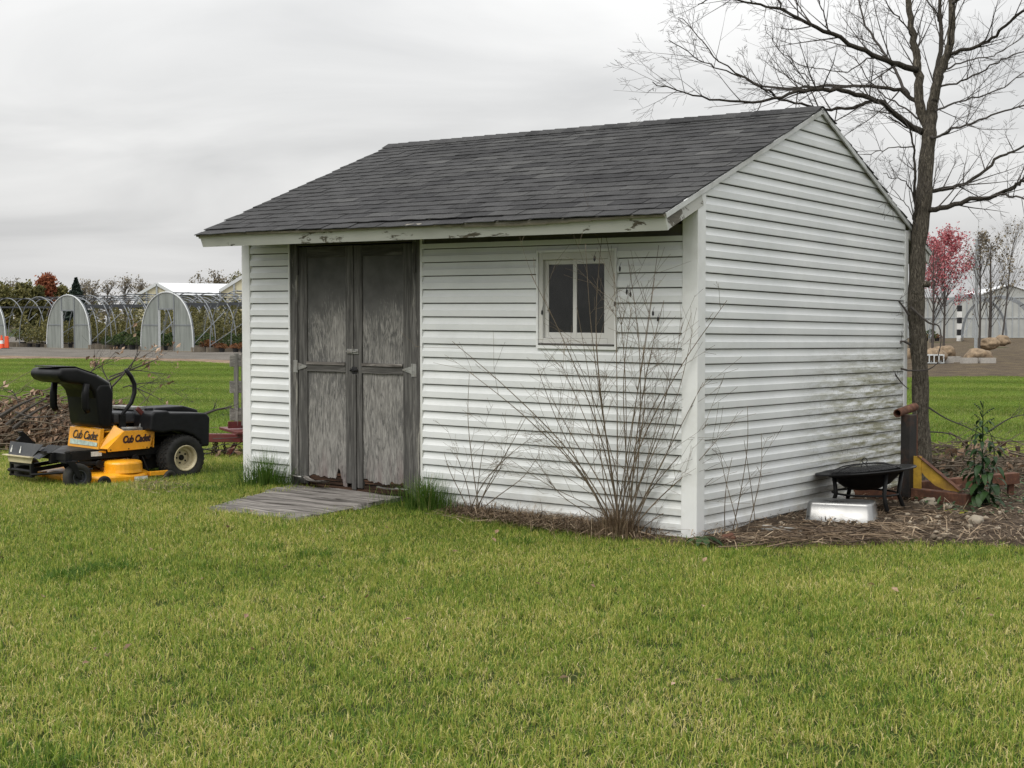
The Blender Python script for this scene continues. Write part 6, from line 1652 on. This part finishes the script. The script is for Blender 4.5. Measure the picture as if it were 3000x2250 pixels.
# low far hedge line so the horizon is closed left and right of the shed
# ---------------------------------------------------------------- nursery field on the right: balled trees, blocks, greenhouse
def ball_tree(px, basepy, top, wpx, dep, kind, label, seed, leaves, ball_w=1.0, clear=.22, ls=.06, tilt=0.0, flare=.55, tr=.05):
    R = random.Random(seed); c = at_depth(px, basepy, dep); z0 = c.z; tp = at_depth(px, top, dep); h = tp.z - z0; w = wpx / F_PX * dep / 2
    e = empty('balled_tree', (c.x, dep, 0), 0, label, 'tree', 'balled trees in the nursery field')
    bm_ = MB(); bm_.blob((0, 0, z0 - .14), (ball_w * .52, ball_w * .5, .31 * ball_w), seed, .4, 3); bm_.build('root_ball', M['burlap'], e, smooth=True)
    tw = MB(); nodes = []
    P = smooth_path([Vector((0, 0, z0)), Vector((.03 + tilt * .3, 0, z0 + h * .3)), Vector((tilt * .6, 0, z0 + h * .6)), Vector((tilt, 0, z0 + h * .80))], 5)
    tw.tube(P, [tr * (1 - .85 * i / (len(P) - 1)) + .006 for i in range(len(P))], 8)
    for j in range(44):
        f = R.uniform(clear, .98); p = P[int(f * (len(P) - 1))]; a = R.uniform(0, 6.283); grow(tw, p, Vector((math.cos(a) * flare, math.sin(a) * flare, 1)), R.uniform(.28, .46) * h * (1.05 - f) + h * .09, .022 * (1.15 - f), 2, R, up=.12, wig=.08, kids=(3, 5), ratio=(.35, .6), sides=(3, 3, 4), ang=(.35, .65), nodes=nodes)
    tw.build('trunk', M['twig'], e)
    if leaves:
        lf = MB()
        for _ in range(leaves):
            q, d = R.choice(nodes); p = q - d * R.uniform(0, .5) + Vector((R.gauss(0, .08), R.gauss(0, .08), R.gauss(0, .08))); s = ls * R.uniform(.6, 1.3); n_ = Vector((R.gauss(0, 1), R.gauss(0, 1), R.gauss(0, 1))).normalized(); t = n_.orthogonal().normalized() * s; b = n_.cross(t) * .7
            lf.add([p - t, p + b, p + t, p - b], [(0, 1, 2, 3)], R.random())
        lf.build('crown', LEAF[kind], e, fix=False)
ball_tree(2764, 1024, 618, 130, 62, 'red', 'balled maple with bright red leaves in the dirt field', 3, 4200, 1.0, .24, .052, flare=.72)
ball_tree(2731, 1036, 650, 90, 57, 'red', 'balled maple with only few red leaves left beside the trunk of the bare tree', 4, 450, 1.15, .28, .05)
ball_tree(2868, 1036, 640, 120, 57, 'brown', 'tall balled tree with bare upright twigs set on concrete blocks', 5, 120, 1.1, .22, .05, flare=.4)
ball_tree(2899, 1000, 640, 150, 72, 'brown', 'balled tree with dark vase-shaped bare crown in the dirt field', 6, 900, .95, .16, .06, flare=.7, tr=.09)
ball_tree(2936, 992, 600, 130, 80, 'brown', 'thin balled tree with bare crown before the grey greenhouse', 7, 250, .95, .25, .05, tilt=.7, flare=.45)
ball_tree(2665, 1030, 800, 60, 64, 'red', 'balled maple mostly hidden between the shed corner and the bare tree', 8, 400, 1.0, .3, .05)
def block(px, py, dep, w, label, g):
    p = at_depth(px, py, dep); e = empty('concrete_block', (p.x, p.y, ground_z(p.x, p.y) + .02), Rp.uniform(-.1, .1), label, 'block', g)
    mb = MB()
    for (x, y, sx, sy) in ((0, -.14, w, .05), (0, .14, w, .05), (-w / 2 + .025, 0, .05, .229), (w / 2 - .025, 0, .05, .229), (0, 0, .05, .229)): mb.box((x, y, .12), (sx, sy, .24))
    mb.build('block', M['concrete'], e)
for px, py, dep in ((2838, 1066, 56.2), (2892, 1066, 56.2), (2768, 1062, 57.2), (2790, 1055, 59)): block(px, py, dep, .60, 'pale concrete block under a burlap root ball in the dirt field', 'blocks under the root balls')
cr = empty('plastic_crate', (at_depth(2728, 1062, 56.5).x, 56.3, .05), 0, 'white slotted crate under the root ball beside the bare tree trunk', 'crate')
mb = MB(); mb.box((0, 0, .33), (.8, .4, .05))
for i in range(5): mb.box((-.38 + .19 * i, -.19, .17), (.04, .03, .3)); mb.box((-.38 + .19 * i, .19, .17), (.04, .03, .3))
mb.box((0, 0, .02), (.8, .4, .03)); mb.build('body', M['hoopwhite'], cr)
pl = MB(); p = at_depth(2859, 1006, 60); pl.tube([(0, 0, 0), (0, 0, at_depth(2859, 700, 60).z)], .07, 10); pl.box((0, 0, .03), (.3, .3, .06)); o = pl.build('steel_pole', M['pole'], smooth=False); o.location = (p.x, 60, 0); tag(o, 'plain grey steel pole standing beside the tall bare balled tree', 'pole')
sp_ = empty('striped_post', (at_depth(2810, 990, 130).x, 130, 0), 0, 'black and white banded post before the grey greenhouse', 'post')
zt = at_depth(2810, 895, 130).z
for i in range(6):
    mb = MB(); mb.box((0, 0, zt * (i + .5) / 6), (.36, .36, zt / 6 - .004)); mb.build('band', M['white'] if i % 2 == 0 else M['black'], sp_)
# grey polycarbonate greenhouse closing the field
GB0 = Vector((at_depth(2640, 990, 158).x, 158, 0)); GBx = at_depth(3060, 990, 158).x
gr = empty('field_greenhouse', GB0, 0, 'long pale grey panelled greenhouse at the far side of the dirt field', 'greenhouse')
def G2(px, py, y=158): return at_depth(px, py, y) - GB0
pk = G2(2958, 838); eL, eR = G2(2880, 872), G2(3036, 872)
span = [(G2(2640, 880).x, G2(2720, 846).x, G2(2800, 880).x), (G2(2800, 880).x, G2(2880, 842).x, eL.x + 0), (eL.x, pk.x, eR.x)]
ez, pz = eL.z, pk.z
w0, w1 = G2(2640, 980).x, G2(3060, 980).x
npan = 22
for i in range(npan):
    xa, xb = w0 + (w1 - w0) * i / npan + .02, w0 + (w1 - w0) * (i + 1) / npan - .02
    for z0, z1 in ((.1, ez * .5 - .02), (ez * .5 + .02, ez)):
        mb = MB(); mb.box(((xa + xb) / 2, 0, (z0 + z1) / 2), (xb - xa, .08, z1 - z0)); mb.build('panel', M['polywall'], gr)
mb = MB()
for i in range(npan + 1): mb.bar((w0 + (w1 - w0) * i / npan, -.05, 0), (w0 + (w1 - w0) * i / npan, -.05, ez), .12, .1, (0, 1, 0))
for z in (.05, ez * .5, ez): mb.bar((w0, -.07, z), (w1, -.07, z), .1, .1)
mb.build('wall_frame', M['pole'], gr)
for (xa, xp, xb) in ((w0 + (w1 - w0) * .5, pk.x, w1),):
    mb = MB(); mb.add([Vector((xa, 0, ez + .05)), Vector((xp, 0, pz)), Vector((xb, 0, ez + .05))], [(0, 1, 2)]); mb.build('gable', M['polywall'], gr)
    mb = MB()
    for q0, q1 in (((xa, ez), (xp, pz)), ((xp, pz), (xb, ez))):
        a, b = Vector((q0[0], -.2, q0[1] + .1)), Vector((q1[0], -.2, q1[1] + .1)); bk_ = Vector((6, 30, 0)); u_ = Vector((0, 0, .12))
        mb.add([a, b, b + bk_, a + bk_, a + u_, b + u_, b + bk_ + u_, a + bk_ + u_], [(0, 1, 2, 3), (4, 7, 6, 5), (0, 4, 5, 1), (1, 5, 6, 2), (2, 6, 7, 3), (3, 7, 4, 0)])
    mb.build('roof', M['roofwhite'], gr)
# hoops standing in the field before the greenhouse
for k in range(2):
    c = at_depth(2835 + 90 * k, 990, 118 + 6 * k); hoop_house((c.x, c.y, 0), 1.25, 'bare open hoop frame in the dirt field before the grey greenhouse', covered=False, nh=5, sc=1.35, gap=2.4)
for i, px in enumerate((2690, 2712, 2726, 2745)):
    p = on_level(px, 1003 - 2 * (i % 2), 0); potted('rust' if i % 2 else 'green', (p.x, p.y, 0), i, 1.4)
# distant wood closing the horizon all round
Rd = random.Random(4); mb = MB()
for _ in range(14000):
    a = Rd.uniform(-1.15, 1.15); d = Rd.uniform(395, 430); x, y = d * math.sin(a), d * math.cos(a)
    top = 5.2 + 2.6 * mnoise.noise(Vector((a * 40, 1, 0))) + 1.5 * mnoise.noise(Vector((a * 130, 2, 0)))
    z = Rd.uniform(0, 1) ** .8 * max(1.5, top); s = Rd.uniform(.5, 1.1); n_ = Vector((Rd.gauss(0, 1), Rd.gauss(0, 1), Rd.gauss(0, 1))).normalized(); t = n_.orthogonal().normalized() * s; b = n_.cross(t) * .7; p = Vector((x, y, z))
    mb.add([p - t, p + b, p + t, p - b], [(0, 1, 2, 3)], Rd.random())
tag(mb.build('distant_wood', LEAF['brown'], fix=False), 'low brown wood along the far horizon', kind='stuff')
